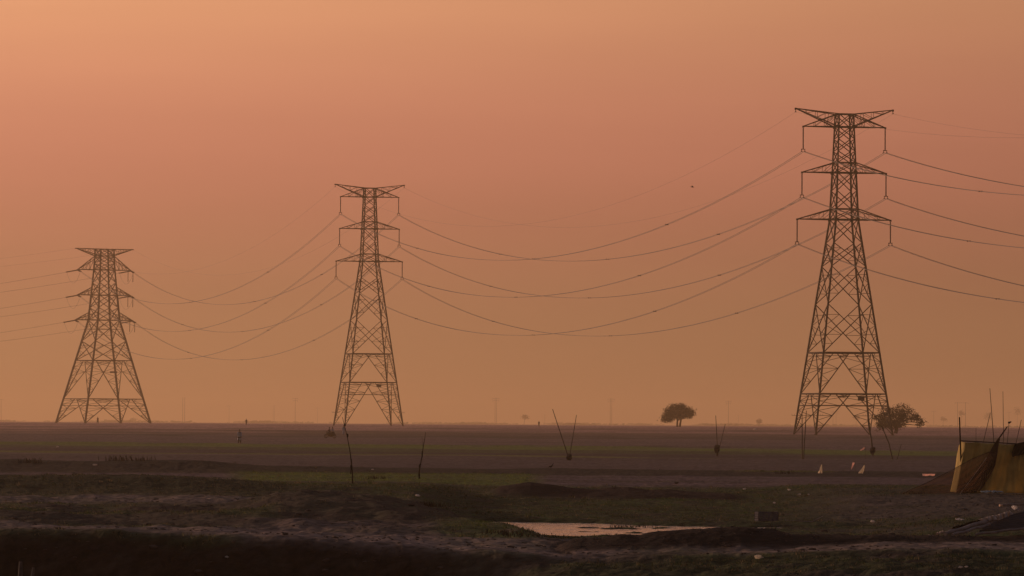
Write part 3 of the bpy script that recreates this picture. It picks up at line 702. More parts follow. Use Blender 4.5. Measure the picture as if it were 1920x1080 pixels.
def person(loc, rz, label, h=1.66, pose='walk', top='grey', bottom='dark', long_top=True, bare=False):
    k = h/1.70; root = empty('person', loc, rz); tag(root, label, 'person')
    J = []; E = []; Rd = []
    def v(p, r_, par=None):
        J.append(tuple(Vector(p)*k)); Rd.append(r_*k if not isinstance(r_, tuple) else (r_[0]*k, r_[1]*k)); i = len(J)-1
        if par is not None: E.append((par, i))
        return i
    sit = pose == 'ride'; pz = .78 if sit else .92; lean = .12 if sit else 0.0
    pel = v((0, 0, pz), (.15, .11)); ch = v((0, lean*.6, pz+.30), (.17, .11), pel); nk0 = v((0, lean, pz+.50), (.13, .08), ch); nk = v((0, lean, pz+.58), .052, nk0)
    hd = v((0, lean+.01, pz+.68), (.080, .092), nk); v((0, lean+.01, pz+.78), (.072, .085), hd); v((0, lean+.105, pz+.69), .018, hd)
    legs = {}
    for s in (-1, 1):
        st = {'walk': .16*s, 'stand': .03*s, 'ride': 0}[pose]
        hip = v((.09*s, 0, pz-.06), .095, pel)
        if sit: kn = v((.20*s, .42, pz-.06), .062, hip); an = v((.20*s, .34, pz-.46), .042, kn); toe = v((.20*s, .50, pz-.50), .036, an)
        else: kn = v((.10*s, st*.6+.03, .49), .062, hip); an = v((.10*s, st, .08), .042, kn); toe = v((.10*s, st+.16, .04), .036, an)
        sh = v((.17*s, lean, pz+.47), .060, nk0)
        if sit: el = v((.26*s, .24, pz+.28), .042, sh); wr = v((.28*s, .50, pz+.24), .028, el); hx = Vector((0, 1, 0))
        else: el = v((.23*s, -st*.4, pz+.18), .042, sh); wr = v((.22*s, -st*.9+.06, pz-.04), .028, el); hx = Vector((0, .15, -1)).normalized()
        w_ = Vector(J[wr])/k; pm = v(w_+hx*.06, (.034, .018), wr)
        side = Vector((0, 1, 0)) if not sit else Vector((1, 0, 0))
        for q, ln in zip((-.027, -.009, .009, .027), (.062, .074, .080, .068)):
            a = v(w_+hx*.10+side*q, .010, pm); v(w_+hx*(.10+ln)+side*q*1.2+Vector((-.012*s, 0, 0)), .008, a)
        tb = v(w_+hx*.055+side*.042, .011, pm); v(w_+hx*.085+side*.062, .009, tb)
    skin_mesh('body', J, E, Rd, M['skin'], root, 1)
    mb = MB(); hp = Vector((0, lean-.005, pz+.765))*k; mb.lump(hp, (.088*k, .100*k, .075*k), 3, 10, 7, .06); mb.build('hair', M['hair'], root, True)
    # shirt or tunic: torso and sleeves in one skin
    J2 = []; E2 = []; R2 = []
    def v2(p, r_, par=None):
        J2.append(tuple(Vector(p)*k)); R2.append((r_[0]*k, r_[1]*k) if isinstance(r_, tuple) else r_*k); i = len(J2)-1
        if par is not None: E2.append((par, i))
        return i
    a = v2((0, 0, pz+.05), (.20, .145)); b_ = v2((0, lean*.6, pz+.30), (.20, .135), a); c_ = v2((0, lean, pz+.50), (.14, .09), b_)
    if long_top and not sit:
        d_ = v2((0, 0, pz-.22), (.27, .19), a); v2((0, 0, pz-.46), (.30, .21), d_)
    for s in (-1, 1):
        sh = v2((.18*s, lean, pz+.475), .075, c_)
        if sit: el = v2((.265*s, .24, pz+.28), .060, sh); v2((.28*s, .44, pz+.25), .050, el)
        else:
            st = {'walk': .16*s, 'stand': .03*s}[pose]; el = v2((.235*s, -st*.4, pz+.18), .060, sh); v2((.225*s, -st*.9+.05, pz-.0), .050, el)
    skin_mesh('shirt', J2, E2, R2, M[top], root, 1)
    J3 = []; E3 = []; R3 = []
    J3.append(tuple(Vector((0, 0, pz))*k)); R3.append((.17*k, .13*k))
    for s in (-1, 1):
        st = {'walk': .16*s, 'stand': .03*s, 'ride': 0}[pose]
        q = [(.09*s, 0, pz-.07), (.20*s, .42, pz-.06), (.20*s, .35, pz-.40)] if sit else [(.095*s, 0, pz-.08), (.10*s, st*.6+.03, .49), (.10*s, st, .16)]
        par = 0
        for p, r_ in zip(q, (.115, .085, .072)): J3.append(tuple(Vector(p)*k)); R3.append(r_*k); E3.append((par, len(J3)-1)); par = len(J3)-1
    skin_mesh('trousers', J3, E3, R3, M[bottom], root, 1)
    return root
def feet_at(px, py, D):
    p = G(px, D); return p
pA = GP(449, 834); person(pA, R(180), 'person in a loose grey tunic walking across the field, nearest of the walkers', 1.66, 'walk', 'grey', 'dark')
pB = G(463.5, 1420); person(pB, R(200), 'dark figure standing far off just above the person in the grey tunic', 1.70, 'stand', 'dark', 'dark', False)
pC = G(185, 1480); person(pC, R(150), 'dark figure far off under the broad left pylon', 1.9, 'walk', 'maroon', 'dark', True)
pD = G(1012, 1560); person(pD, R(180), 'tiny dark figure far off between the crossed bamboo and the middle pylon', 1.65, 'stand', 'dark', 'dark', False)
pE = G(646, 860); person(pE, R(170), 'hazy person in grey behind the tall leaning stick', 1.6, 'stand', 'grey', 'grey', True)
# motorcycle seen from the side with two riders
def ring(mb, c, R_, r_, n=24, m=6):
    vs_ = []
    for i in range(n):
        a = 2*math.pi*i/n
        for j in range(m):
            b = 2*math.pi*j/m; rr = R_+r_*math.cos(b); vs_.append((c[0]+r_*.8*math.sin(b), c[1]+rr*math.cos(a), c[2]+rr*math.sin(a)))
    mb.add(vs_, [(i*m+j, ((i+1) % n)*m+j, ((i+1) % n)*m+(j+1) % m, i*m+(j+1) % m) for i in range(n) for j in range(m)])
pm = G(621, 770); rz_m = R(72)
mo = empty('motorcycle', pm, rz_m); tag(mo, 'dark motorcycle carrying two riders over the field near the middle pylon', 'motorcycle')
for yy in (-.62, .68):
    mb = MB(); ring(mb, (0, yy, .31), .25, .07); wo = mb.build('wheel', M['rubber'], mo)
    mb = MB(); ring(mb, (0, yy, .31), .20, .015)
    for q in range(8): mb.bar((0, yy, .31), (0, yy+.2*math.cos(q*math.pi/4), .31+.2*math.sin(q*math.pi/4)), .012)
    mb.build('rim', M['steel'], wo)
mb = MB(); mb.bar((0, -.62, .31), (0, .1, .42), .05); mb.bar((0, .1, .42), (0, .42, .80), .05); mb.bar((0, -.5, .68), (0, .4, .75), .05); mb.lump((0, .02, .46), (.18, .34, .24), 5); mb.build('frame', M['steel'], mo)
mb = MB(); mb.lump((0, .22, .80), (.13, .24, .13), 6, 10, 8, .04); mb.build('fuel_tank', M['paint'], mo, True)
mb = MB(); mb.lump((0, -.62, .58), (.05, .26, .05), 11, 10, 8, .03); mb.build('mudguard', M['paint'], mo, True)
for sx in (-1, 1): mb = MB(); mb.lump((.22*sx, -.50, .55), (.10, .26, .20), 12, 10, 8, .06); mb.build('pannier', M['dark'], mo, True)
mb = MB(); mb.lump((0, -.28, .78), (.13, .42, .06), 7, 10, 8, .03); mb.build('seat', M['rubber'], mo, True)
mb = MB()
for s in (-1, 1): mb.tube([(.07*s, .68, .31), (.07*s, .48, .92)], .022)
mb.tube([(-.32, .36, 1.0), (-.2, .46, 1.02), (.2, .46, 1.02), (.32, .36, 1.0)], .015); mb.build('handlebar', M['steel'], mo)
mb = MB(); mb.lump((0, .56, .90), (.09, .07, .09), 8, 10, 8, .02); mb.build('headlight', M['porcelain'], mo, True)
mf = Matrix.Rotation(rz_m, 3, 'Z')
person(pm+mf @ Vector((0, .02, .02)), rz_m, 'rider in dark clothes at the front of the motorcycle', 1.66, 'ride', 'maroon', 'dark', False)
person(pm+mf @ Vector((0, -.46, .12)), rz_m, 'passenger in a grey shirt behind the rider of the motorcycle', 1.64, 'ride', 'grey', 'dark', False)

# ------------------------------------------------------------------ bamboo poles in the field
def pole(pts, r, label, name='bamboo_pole', group=None, mat='bamboo', knots=(), D=None):
    base = Vector(pts[0]); root = empty(name, base); tag(root, label, name.replace('_', ' '), group)
    P_ = [Vector(p)-base for p in pts]; mb = MB()
    n = 14; q = []
    for i in range(n+1):
        t = i/n*(len(P_)-1); k = min(int(t), len(P_)-2); q.append(P_[k].lerp(P_[k+1], t-k))
    mb.tube(q, [r*(1.15-.6*i/n)*(1.0 if i % 2 else 1.07) for i in range(n+1)], 7); mb.build('shaft', M[mat], root)
    return root
def pix_pole(x0, y0, x1, y1, D, r, label, mid=None, **kw):
    a = P(x0, y0, D); b = P(x1, y1, D); a.z = hz(a.x, a.y)-.15 if kw.pop('ground', True) else a.z
    pts = [a] + ([P(mid[0], mid[1], D)] if mid else []) + [b]
    return pole(pts, r, label, **kw)
def bundle(px, py, D, rw, rh, label, gnd=None):
    c = P(px, py, D); g = hz(c.x, c.y); root = empty('net_bundle', (c.x, c.y, g)); tag(root, label, 'net bundle', 'bundled nets at the foot of crossed poles')
    z = c.z-g; mb = MB(); mb.lump((0, 0, z), (rw, rw, rh), 4, 10, 8, .22); mb.lump((rw*.3, -.1, z+rh*.5), (rw*.7, rw*.7, rh*.6), 9, 8, 6, .2); mb.build('netting', M['dark'], root)
    mb = MB(); mb.tube([(0, .05, -.2), (0, .05, z+rh)], .05, 6); mb.build('stake', M['bamboo'], root)
d1 = 26000/68; d2 = 26000/58; d3 = 26000/57
bundle(1067, 858, d1, .22, .26, 'dark net bundle under the wide open bamboo pair, left of the rounded tree')
pix_pole(1069, 866, 1036, 767, d1, .038, 'long bamboo leaning left, in the wider of the two V shaped pairs', group='crossed bamboo in the field')
pix_pole(1066, 866, 1081, 778, d1+.3, .034, 'bamboo leaning right, in the wider of the two V shaped pairs', group='crossed bamboo in the field')
bundle(1344, 842, d2, .26, .34, 'dark net bundle under the narrow bamboo pair, right of the rounded tree')
pix_pole(1346, 852, 1342, 779, d2, .04, 'upright bamboo over the net bundle, in the narrow V shaped pair', group='crossed bamboo in the field')
pix_pole(1344, 852, 1360, 795, d2+.3, .036, 'short bamboo leaning right over the net bundle, in the narrow V shaped pair', group='crossed bamboo in the field')
bundle(1636, 845, d3, .26, .30, 'dark net bundle at the foot of the leaning bamboo under the tallest pylon')
pix_pole(1637, 852, 1627, 786, d3, .075, 'thick leaning bamboo under the right side of the tallest pylon', mid=(1634, 825), group='crossed bamboo in the field')
pix_pole(1674, 862, 1653, 798, d3-40, .055, 'thin bamboo leaning left in front of the spreading tree', mid=(1667, 832), group='crossed bamboo in the field')
pix_pole(1681, 856, 1690, 832, d3-40, .035, 'short thin bamboo leaning right under the spreading tree', group='crossed bamboo in the field')
pix_pole(1504, 870, 1504, 776, d3-60, .045, 'thin upright bamboo under the left leg of the tallest pylon, left one of two', group='crossed bamboo in the field')
pix_pole(1506, 862, 1512, 770, d3-55, .045, 'thin upright bamboo under the left leg of the tallest pylon, right one of two', group='crossed bamboo in the field')
# two sticks near the green strip
def stick(pts, D, r, label, knots):
    a = [P(x, y, D) for x, y in pts]; a[0].z = min(a[0].z, hz(a[0].x, a[0].y)-.05); base = a[0].copy(); root = empty('stick', base); tag(root, label, 'stick', 'sticks by the green strip')
    mb = MB(); mb.tube([p-base for p in a], [r*(1.1-.8*i/(len(a)-1)) for i in range(len(a))], 7); mb.build('shaft', M['darkpole'], root)
    mb = MB()
    for (x, y, rx, ry) in knots: c = P(x, y, D)-base; mb.lump(c, (rx, rx, ry), int(x), 8, 6, .2)
    mb.build('rag', M['black'], root)
Ds = GP(661, 907).y
stick([(661, 908), (661, 890), (659, 868), (656, 845), (651, 818), (646, 798), (642, 782)], Ds, .030, 'tall curved dark stick leaning left, with rags tied on it', [(658.5, 876, .04, .13), (657.8, 884, .025, .12), (651.7, 817, .035, .09), (647.3, 797, .02, .06), (659, 866, .028, .12)])
Ds = GP(787, 898).y
stick([(787, 898), (785.5, 890), (787, 878), (791, 858), (794, 835), (796.5, 822), (798, 810)], Ds, .036, 'shorter dark stick leaning right at the green strip', [(787, 874, .045, .11), (791.5, 852, .035, .16), (786, 889, .04, .12)])
mbt = MB(); root = empty('twig', P(792, 880, Ds)); tag(root, 'thin pale twig crossing the shorter dark stick', 'twig'); b0 = root.location
mbt.tube([P(790, 862, Ds)-b0, P(793, 838, Ds)-b0, P(791, 818, Ds)-b0], .008, 5); mbt.build('stem', M['bamboo'], root); root.location.z = b0.z

# ------------------------------------------------------------------ standing bird, flying birds
def bird(loc, rz, sc_, label, mat='feather', flying=False, white=False):
    root = empty('bird', loc, rz); tag(root, label, 'bird'); m = M['white'] if white else M[mat]
    J = [(0, -.16, .30), (0, 0, .34), (0, .10, .42), (0, .15, .52), (0, .18, .60), (0, .27, .59)]; Rr = [.03, .075, .055, .03, .034, .008]
    E = [(0, 1), (1, 2), (2, 3), (3, 4), (4, 5), (0, 6)]; J.append((0, -.28, .24)); Rr.append(.02)
    if flying: J = [(0, -.30, 0), (0, -.1, .01), (0, .10, .02), (0, .20, .05), (0, .28, .06), (0, .38, .05)]; E = [(0, 1), (1, 2), (2, 3), (3, 4), (4, 5)]; Rr = [.02, .06, .06, .03, .03, .007]
    J = [tuple(Vector(j)*sc_) for j in J]; o = skin_mesh('body', J, E, [r_*sc_ for r_ in Rr], m, root, 1, 1)
    mb = MB()
    if flying:
        for s in (-1, 1): mb2 = MB(); mb2.add([(0, .08*sc_, .03*sc_), (0, -.12*sc_, .03*sc_), (s*.28*sc_, -.10*sc_, .20*sc_), (s*.5*sc_, -.12*sc_, .12*sc_), (s*.26*sc_, .10*sc_, .22*sc_)], [(0, 1, 2, 4), (4, 2, 3)]); w = mb2.build('wing', m, root); w.modifiers.new('t', 'SOLIDIFY').thickness = .01*sc_
    else:
        for s in (-1, 1):
            mb2 = MB(); mb2.tube([(s*.03*sc_, 0, .30*sc_), (s*.035*sc_, -.02*sc_, .15*sc_), (s*.03*sc_, .01*sc_, 0), (s*.03*sc_, .06*sc_, .005*sc_)], .008*sc_, 5); mb2.build('leg', m, root)
            mb2 = MB(); mb2.lump((s*.06*sc_, -.05*sc_, .34*sc_), (.02*sc_, .15*sc_, .06*sc_), 3, 8, 6, .05); mb2.build('wing', m, root, True)
    return root
bl = GP(1033, 882.5); bird(bl, R(-75), .62, 'small dark bird standing on the edge of the dark ground')
bird(P(1298, 351, 760), R(80), .9, 'tiny dark bird flying between the cables left of the tallest pylon', flying=True)

# ------------------------------------------------------------------ cloths and flags
def cloth(name, rowsets, mat, label, cat, D, group=None, stick_=None, ripple=.02, n=12, dy=0.0, part=None):
    "outline given as left and right edges in photo pixels, from top to bottom"
    lft, rgt = rowsets; rows = []
    m_ = 10
    for i in range(m_+1):
        t = i/m_*(len(lft)-1); k = min(int(t), len(lft)-2); f = t-k
        a = (lerp(lft[k][0], lft[k+1][0], f), lerp(lft[k][1], lft[k+1][1], f)); b = (lerp(rgt[k][0], rgt[k+1][0], f), lerp(rgt[k][1], rgt[k+1][1], f)); rw = []
        for j in range(n+1):
            s_ = j/n; x = lerp(a[0], b[0], s_); y = lerp(a[1], b[1], s_); w_ = ripple*math.sin(s_*n*1.1+i*.35+lft[0][0])*(.4+i/m_)
            rw.append(P(x, y, D+w_+dy*s_))
        rows.append(rw)
    base = rows[-1][n//2].copy(); base.z = hz(base.x, base.y)
    mb = MB(); grid_mesh(mb, [[p-base for p in r_] for r_ in rows])
    root = empty(name, base); tag(root, label, cat, group)
    o = mb.build(part or 'cloth', M[mat], root, True); sd = o.modifiers.new('t', 'SOLIDIFY'); sd.thickness = .006
    if stick_:
        x0, y0, x1, y1 = stick_; a = P(x0, y0, D+.05)-base; a.z = -.1; b = P(x1, y1, D+.05)-base
        mb = MB(); mb.tube([a, b], .012, 5); mb.build('stick', M['bamboo'], root)
    return root
Df = 283
cloth('cloth_flag', ([(1540, 871), (1537.5, 877), (1537, 881), (1533, 886.5)], [(1541, 871), (1542.3, 877), (1542, 881), (1543, 890)]), 'white', 'pleated white cloth at the field edge, leftmost of the white cloths', 'cloth', Df, 'white cloths at the field edge', (1542.5, 890, 1541.5, 866), .08, dy=.30)
cloth('cloth_flag', ([(1598.5, 867), (1597, 874), (1595.5, 880)], [(1603, 867.5), (1600, 874), (1596.5, 880)]), 'pink', 'small pinkish cloth tapering downwards beside the triangular white cloth', 'cloth', Df+4, 'white cloths at the field edge', (1603, 892, 1603, 864), .03, dy=.2)
cloth('cloth_flag', ([(1620, 872), (1616, 878), (1612.5, 882), (1609.5, 887.5)], [(1621.7, 872), (1620.5, 878), (1619.3, 882), (1618, 887.8)]), 'white', 'triangular cream cloth, rightmost of the white cloths at the field edge', 'cloth', Df, 'white cloths at the field edge', (1621.5, 892, 1621.5, 868), .08, dy=.3)
cloth('cloth_flag', ([(1612.5, 844), (1617, 841), (1619, 838.5)], [(1613.5, 845.3), (1619, 843), (1622.5, 839.5)]), 'pink', 'small pinkish cloth fluttering above the triangular white cloth', 'cloth', 400, 'white cloths at the field edge', (1622.5, 856, 1622.5, 836), .03, dy=.1)
cloth('plastic_sheet', ([(1729, 888.5), (1731, 894)], [(1753, 888.5), (1751.5, 895)]), 'pink', 'low pinkish white plastic sheet at the field edge left of the tent', 'plastic sheet', 278, None, None, .2, 10, 1.5)

# ------------------------------------------------------------------ the tent
DT = 206.0
tent = empty('tent', G(1850, DT)); tag(tent, 'yellow tarpaulin shelter on wooden poles at the right edge', 'tent'); tb = tent.location.copy()
def TP(x, y, D=DT): return P(x, y, D)-tb
top = [(1802, 828), (1830, 829), (1868, 831), (1900, 833), (1935, 835), (1990, 838), (2040, 841)]
bot = [(1782, 922), (1815, 925), (1850, 924), (1895, 924), (1940, 925), (2000, 926), (2056, 927)]
rows = []
for i in range(25):
    t = i/24; rw = []
    for j in range(121):
        s_ = j/120*(len(top)-1); k = min(int(s_), len(top)-2); f = s_-k
        x = lerp(lerp(top[k][0], top[k+1][0], f), lerp(bot[k][0], bot[k+1][0], f), t); y = lerp(lerp(top[k][1], top[k+1][1], f), lerp(bot[k][1], bot[k+1][1], f), t)
        y += 1.5*abs(math.sin(s_*3.1416))*(1-t) - 2*math.sin(math.pi*t)*0
        dd = .55*(float(fbm(np.array([j*.11+t*.5]), np.array([t*.8]), 501, 3)[0])-.5)*(.35+.65*t)+.16*(float(fbm(np.array([j*.35]), np.array([t*2.2]), 505, 2)[0])-.5)
        back = 1.6*max(0, 1-j/7)**1.5*.5                      # the left end turns back
        rw.append(TP(x, y, DT+dd+back-.35*t))
    rows.append(rw)
mb = MB(); grid_mesh(mb, rows); o = mb.build('tarpaulin_wall', M['tarp'], tent, True); o.modifiers.new('t', 'SOLIDIFY').thickness = .006
rows2 = [[p+Vector((0, 2.6*q, -.12*q-.9*q*q)) for p in rows[0]] for q in (0, .35, .7, 1.0)]
mb = MB(); grid_mesh(mb, rows2); o = mb.build('tarpaulin_roof', M['tarp'], tent, True); o.modifiers.new('t', 'SOLIDIFY').thickness = .006
mb = MB(); mb.tube([TP(1799.5, 826.5), TP(1870, 830), TP(1935, 834), TP(2040, 841)], .022, 7); mb.build('ridge_pole', M['darkpole'], tent)
for (x0, y0, x1, y1, r_) in ((1803, 923, 1799, 782, .034), (1862, 924, 1889, 799, .030), (2042, 926, 2040, 800, .034)):
    mb = MB(); a = TP(x0, y0, DT+.06); a.z = min(a.z, -.1); mb.tube([a, TP((x0+x1)/2+.5, (y0+y1)/2, DT+.03), TP(x1, y1, DT-.03)] if x0 != 1862 else [TP(1858, 850, DT-.05), TP(1873, 822, DT-.07), TP(1889, 799.5, DT-.1)], [r_, r_*.95, r_*.75], 7); mb.build('post', M['darkpole'], tent)
# draped brown cloth gathered at the slanting post
lft = [(1871, 822), (1862, 835), (1856, 847), (1845, 868), (1825, 890), (1805, 910), (1790, 924)]; rgt = [(1876, 819), (1872, 835), (1870, 850), (1866, 872), (1857, 893), (1846, 910), (1838, 924)]
cloth('draped_cloth', (lft, rgt), 'drape', 'dark brown pleated cloth hanging from the slanting post of the tent', 'cloth', DT-.35, ripple=.10, n=40)
lft = [(1854, 847), (1822, 861), (1780, 884), (1740, 904), (1692, 925)]; rgt = [(1868, 850), (1848, 893), (1838, 920), (1790, 925), (1694, 927)]
cloth('fishing_net', (lft, rgt), 'net', 'see-through brown net stretched from the tent down to the ground at its left', 'net', DT-.75, ripple=.06, n=30, part='mesh')
for pl in ([(1855, 847), (1822, 860.5), (1780, 884), (1740, 904), (1690, 926)],):
    mb = MB(); root = empty('rope', P(1690, 926, DT-.8)); tag(root, 'dark rope sloping from the tent to the ground along the top of the net', 'rope'); mb.tube([P(x, y, DT-.8)-root.location for x, y in pl], .011, 5); mb.build('strand', M['darkpole'], root)
mb = MB(); root = empty('cord', P(1797, 930, DT-.9)); tag(root, 'thin pale cord running down across the dark draped cloth', 'cord'); mb.tube([P(x, y, DT-.9)-root.location for x, y in [(1797, 930), (1822, 897), (1850, 858)]], .005, 5); mb.build('strand', M['paper'], root)
cloth('hanging_garment', ([(1903, 832), (1899, 842), (1896.5, 852), (1899, 857)], [(1922, 828), (1924, 838), (1926, 846), (1921, 851)]), 'black', 'black cloth hung over the top edge of the yellow tarpaulin', 'cloth', DT-.25, ripple=.03)
# bamboo standing behind the tent
for i, (x0, y0, x1, y1, D, r_, lb) in enumerate((
        (1871, 900, 1856, 728, 214, .020, 'tallest bamboo behind the tent, leaning left'), (1883, 900, 1880.5, 734, 216, .016, 'straight upright bamboo behind the tent'),
        (1830, 900, 1830, 802, 230, .016, 'short thin upright bamboo behind the left half of the tent'), (1822, 880, 1857, 774, 232, .020, 'bamboo behind the tent leaning right, left of the tallest one'),
        (1881, 900, 1892, 791, 225, .018, 'thin bamboo behind the tent with a rag on its tip'), (1884, 900, 1915, 787, 220, .020, 'bamboo behind the tent leaning to the right edge'))):
    pix_pole(x0, y0, x1, y1, D, r_, lb, group='bamboo behind the tent')
root = empty('rag', P(1892, 791, 224.9)); tag(root, 'small rag on the tip of a thin bamboo behind the tent', 'rag'); mb = MB(); mb.lump((0, 0, -.03), (.06, .04, .04), 2, 8, 6, .3); mb.lump((.07, 0, .0), (.04, .03, .025), 3, 8, 6, .3); mb.build('cloth', M['dark'], root)

# ------------------------------------------------------------------ timber and sheet pile at the right edge
def plank(x0, y0, x1, y1, D0, D1, w_, label, mat='wood', name='timber_pole', endmat=None, cat=None, rnd=True):
    a = P(x0, y0, D0); b = P(x1, y1, D1); root = empty(name, a); tag(root, label, cat or name.replace('_', ' '))
    mb = MB(); n = 8
    if rnd: mb.tube([(b-a)*(k/n)+Vector((0, 0, .012*math.sin(k*1.7))) for k in range(n+1)], [w_/2*(1+.06*math.sin(k*2.3)) for k in range(n+1)], 9)
    else: mb.bar((0, 0, 0), b-a, w_, w_*.4)
    mb.build('shaft', M[mat], root)
    if endmat: mb = MB(); d = (b-a).normalized(); mb.tube([-d*.02, d*.10], [w_*.56, w_*.56], 10); mb.build('cut_end', M[endmat], root)
    return root
g0 = GP(1800, 1004).y
plank(1772, 1001, 1868, 972, g0-.8, g0+.9, .10, 'thick grey timber pole at the front of the pile')
plank(1786, 1003, 1856, 983, g0-1.0, g0+.4, .07, 'second grey timber pole lying against the front of the pile')
plank(1789, 992, 1842, 976, g0, g0+1.6, .11, 'short dark timber pole on the far side of the pile', 'darkpole')
plank(1829, 1002, 1930, 989, g0-1.0, g0-.2, .06, 'long thin grey pole in front of the corrugated sheets')
plank(1875, 947.5, 1990, 941, GP(1875, 951).y, GP(1875, 951).y+1.5, .075, 'pale log with a bright cut end lying above the pile', endmat='rawwood')
plank(1757, 1001, 1768, 997, g0-.1, g0+.3, .05, 'short bright wooden offcut at the left tip of the pile', 'rawwood', 'wood_offcut')
plank(1740, 1003, 1757, 1005, g0-.2, g0-.1, .012, 'thin pale twig beside the bright offcut', 'paper', 'twig')
def sheet(c4, label, n=46):
    (a, b, c, d) = [P(*q) for q in c4]; base = a.copy(); rows = []
    for i in range(7):
        s_ = i/6; rw = []
        for j in range(n+1):
            t = j/n; p = a.lerp(b, t).lerp(d.lerp(c, t), s_); p = p+Vector((0, 0, .022*math.sin(t*n*.9))); rw.append(p-base)
        rows.append(rw)
    mb = MB(); grid_mesh(mb, rows); root = empty('corrugated_sheet', base); tag(root, label, 'metal sheet', 'corrugated sheets in the pile'); o = mb.build('sheet', M['sheet'], root, True); o.modifiers.new('t', 'SOLIDIFY').thickness = .008
sheet([(1836, 997, g0+.2), (1868, 974, g0+2.2), (1960, 948, g0+4.5), (1975, 985, g0+.8)], 'dark corrugated metal sheet sloping over the pile')
def crumple(px, py, D, rx, ry, label, mat='plastic', seed=1, n=5):
    c = P(px, py, D); root = empty('plastic_scrap', c); tag(root, label, 'plastic scrap', 'plastic scraps'); rr = random.Random(seed); rows = []
    for i in range(9):
        rows.append([Vector((lerp(-rx, rx, j/14)+rr.uniform(-.1, .1)*rx*.4, lerp(-.35, .35, i/8), ry*(rr.uniform(-.5, .9))*math.sin(math.pi*j/14)**.5+.02+(i/8)*ry*.8)) for j in range(15)])
    mb = MB(); grid_mesh(mb, rows); o = mb.build('film', M[mat], root); o.modifiers.new('t', 'SOLIDIFY').thickness = .004
cloth('plastic_scrap', ([(1834, 974), (1844, 978)], [(1863, 965.5), (1870, 974)]), 'plastic', 'crumpled pale plastic draped over the timber poles, lower of the two', 'plastic scrap', g0+.6, 'plastic scraps', ripple=.07, n=16, part='film')
cloth('plastic_scrap', ([(1864, 967), (1871, 976)], [(1893, 957.5), (1900, 964)]), 'plastic', 'crumpled pale plastic over the corrugated sheet, upper of the two', 'plastic scrap', g0+1.8, 'plastic scraps', ripple=.08, n=16, part='film')
crumple(1904, 957, g0+3.8, .07, .07, 'upright scrap of grey plastic at the top of the pile', seed=7)
crumple(1860, 924, GP(1860, 930).y, .42, .05, 'pale bluish plastic sheet lying at the foot of the tarpaulin', 'blue', 8)
crumple(1800, 976, GP(1800, 979).y, .12, .03, 'little pale plastic scrap behind the pile', seed=9)

# ------------------------------------------------------------------ litter, crate, branch, stones
def scrap(px, py, r_, label, mat='paper', seed=1):
    p = GP(px, py); root = empty('litter', p); tag(root, label, 'litter', 'litter on the ground'); mb = MB(); rr = random.Random(seed)
    mb.lump((0, 0, r_*.5), (r_*1.3, r_, r_*.6), seed, 7, 5, .35); mb.build('scrap', M[mat], root)
LT = [(699, 881, .05, 'white scrap of litter in the green strip between the two sticks'), (1396, 918, .06, 'white scrap of litter on the dark ground above the crate'), (1480, 920, .06, 'pale scrap of litter at the left below the white cloths'), (1499, 928, .05, 'pale scrap of litter, left one of two under the leftmost white cloth'),
      (1516, 928, .04, 'pale scrap of litter, right one of two under the leftmost white cloth'), (1452, 944, .05, 'yellowish scrap of litter just above the dark crate'), (1636, 980, .07, 'pale scrap of litter right of the bent branch'), (1423, 1048, .075, 'bright orange white scrap alone in the foreground'),
      (1801, 1066, .04, 'tiny pale scrap in the foreground at right'), (1812, 1064, .03, 'tiny grey scrap in the foreground at right'), (783, 931, .07, 'pale scrap behind the crest of the grassy hill'), (771, 949, .08, 'rounded pale stone on the side of the grassy hill'), (1268, 907, .08, 'grey scrap in the grass behind the dark mound'),
      (108, 839, .12, 'tiny pale scrap far out in the left field'), (1416, 806, .3, 'small pale patch far out in front of the horizon'), (425, 1046, .035, 'small yellowish scrap on the dark bank'), (395, 1057, .03, 'small grey scrap on the dark bank'), (178, 873, .08, 'pale scrap in front of the left bank')]
for i, (x, y, r_, lb) in enumerate(LT): scrap(x, y, r_, lb, 'white' if x == 1423 else ('stone' if x in (771, 395, 1268) else 'paper'), i+3)
def rock(px, py, r_, label, seed):
    r_ *= .6
    p = GP(px, py); root = empty('stone', p); tag(root, label, 'stone', 'stones'); mb = MB(); mb.lump((0, 0, r_*.3), (r_*1.5, r_, r_*.7), seed, 9, 7, .2); mb.build('block', M['stone'], root, True)
for i, (x, y, r_, lb) in enumerate([(287, 1028, .12, 'flat grey stone on the dark bank, left of the others'), (438, 1018, .06, 'small stone at the top of the dark bank'), (372, 1076, .10, 'half buried stone at the bottom edge'), (292, 992, .05, 'small dark stone on the pale strip above the bank'),
        (610, 1073, .08, 'stone low on the dark bank in the middle'), (685, 1056, .07, 'round stone halfway down the dark bank'), (826, 1066, .08, 'pale stone low on the dark bank to the right'), (180, 935, .06, 'dark stone on the left path'), (396, 948, .06, 'dark stone at the right end of the left path')]): rock(x, y, r_, lb, i+20)
# crate
cp = GP(1437, 978); cr = empty('crate', cp, R(12)); tag(cr, 'dark slatted crate standing on the grass behind the spoil heap', 'crate'); cw, chh, cd = .32, .30, .24
mb = MB(); mb.bar((-cw, 0, .02), (cw, 0, .02), cd*2, .03); mb.build('bottom', M['crate'], cr)
for (a, b) in (((-cw, -cd), (cw, -cd)), ((cw, -cd), (cw, cd)), ((cw, cd), (-cw, cd)), ((-cw, cd), (-cw, -cd))):
    mb = MB()
    for z in (.06, .12, .18, .24, .29): mb.bar((*a, z), (*b, z), .02, .035)
    for t in np.linspace(0, 1, 5): mb.bar((lerp(a[0], b[0], t), lerp(a[1], b[1], t), .02), (lerp(a[0], b[0], t), lerp(a[1], b[1], t), .30), .03)
    mb.build('side', M['crate'], cr)
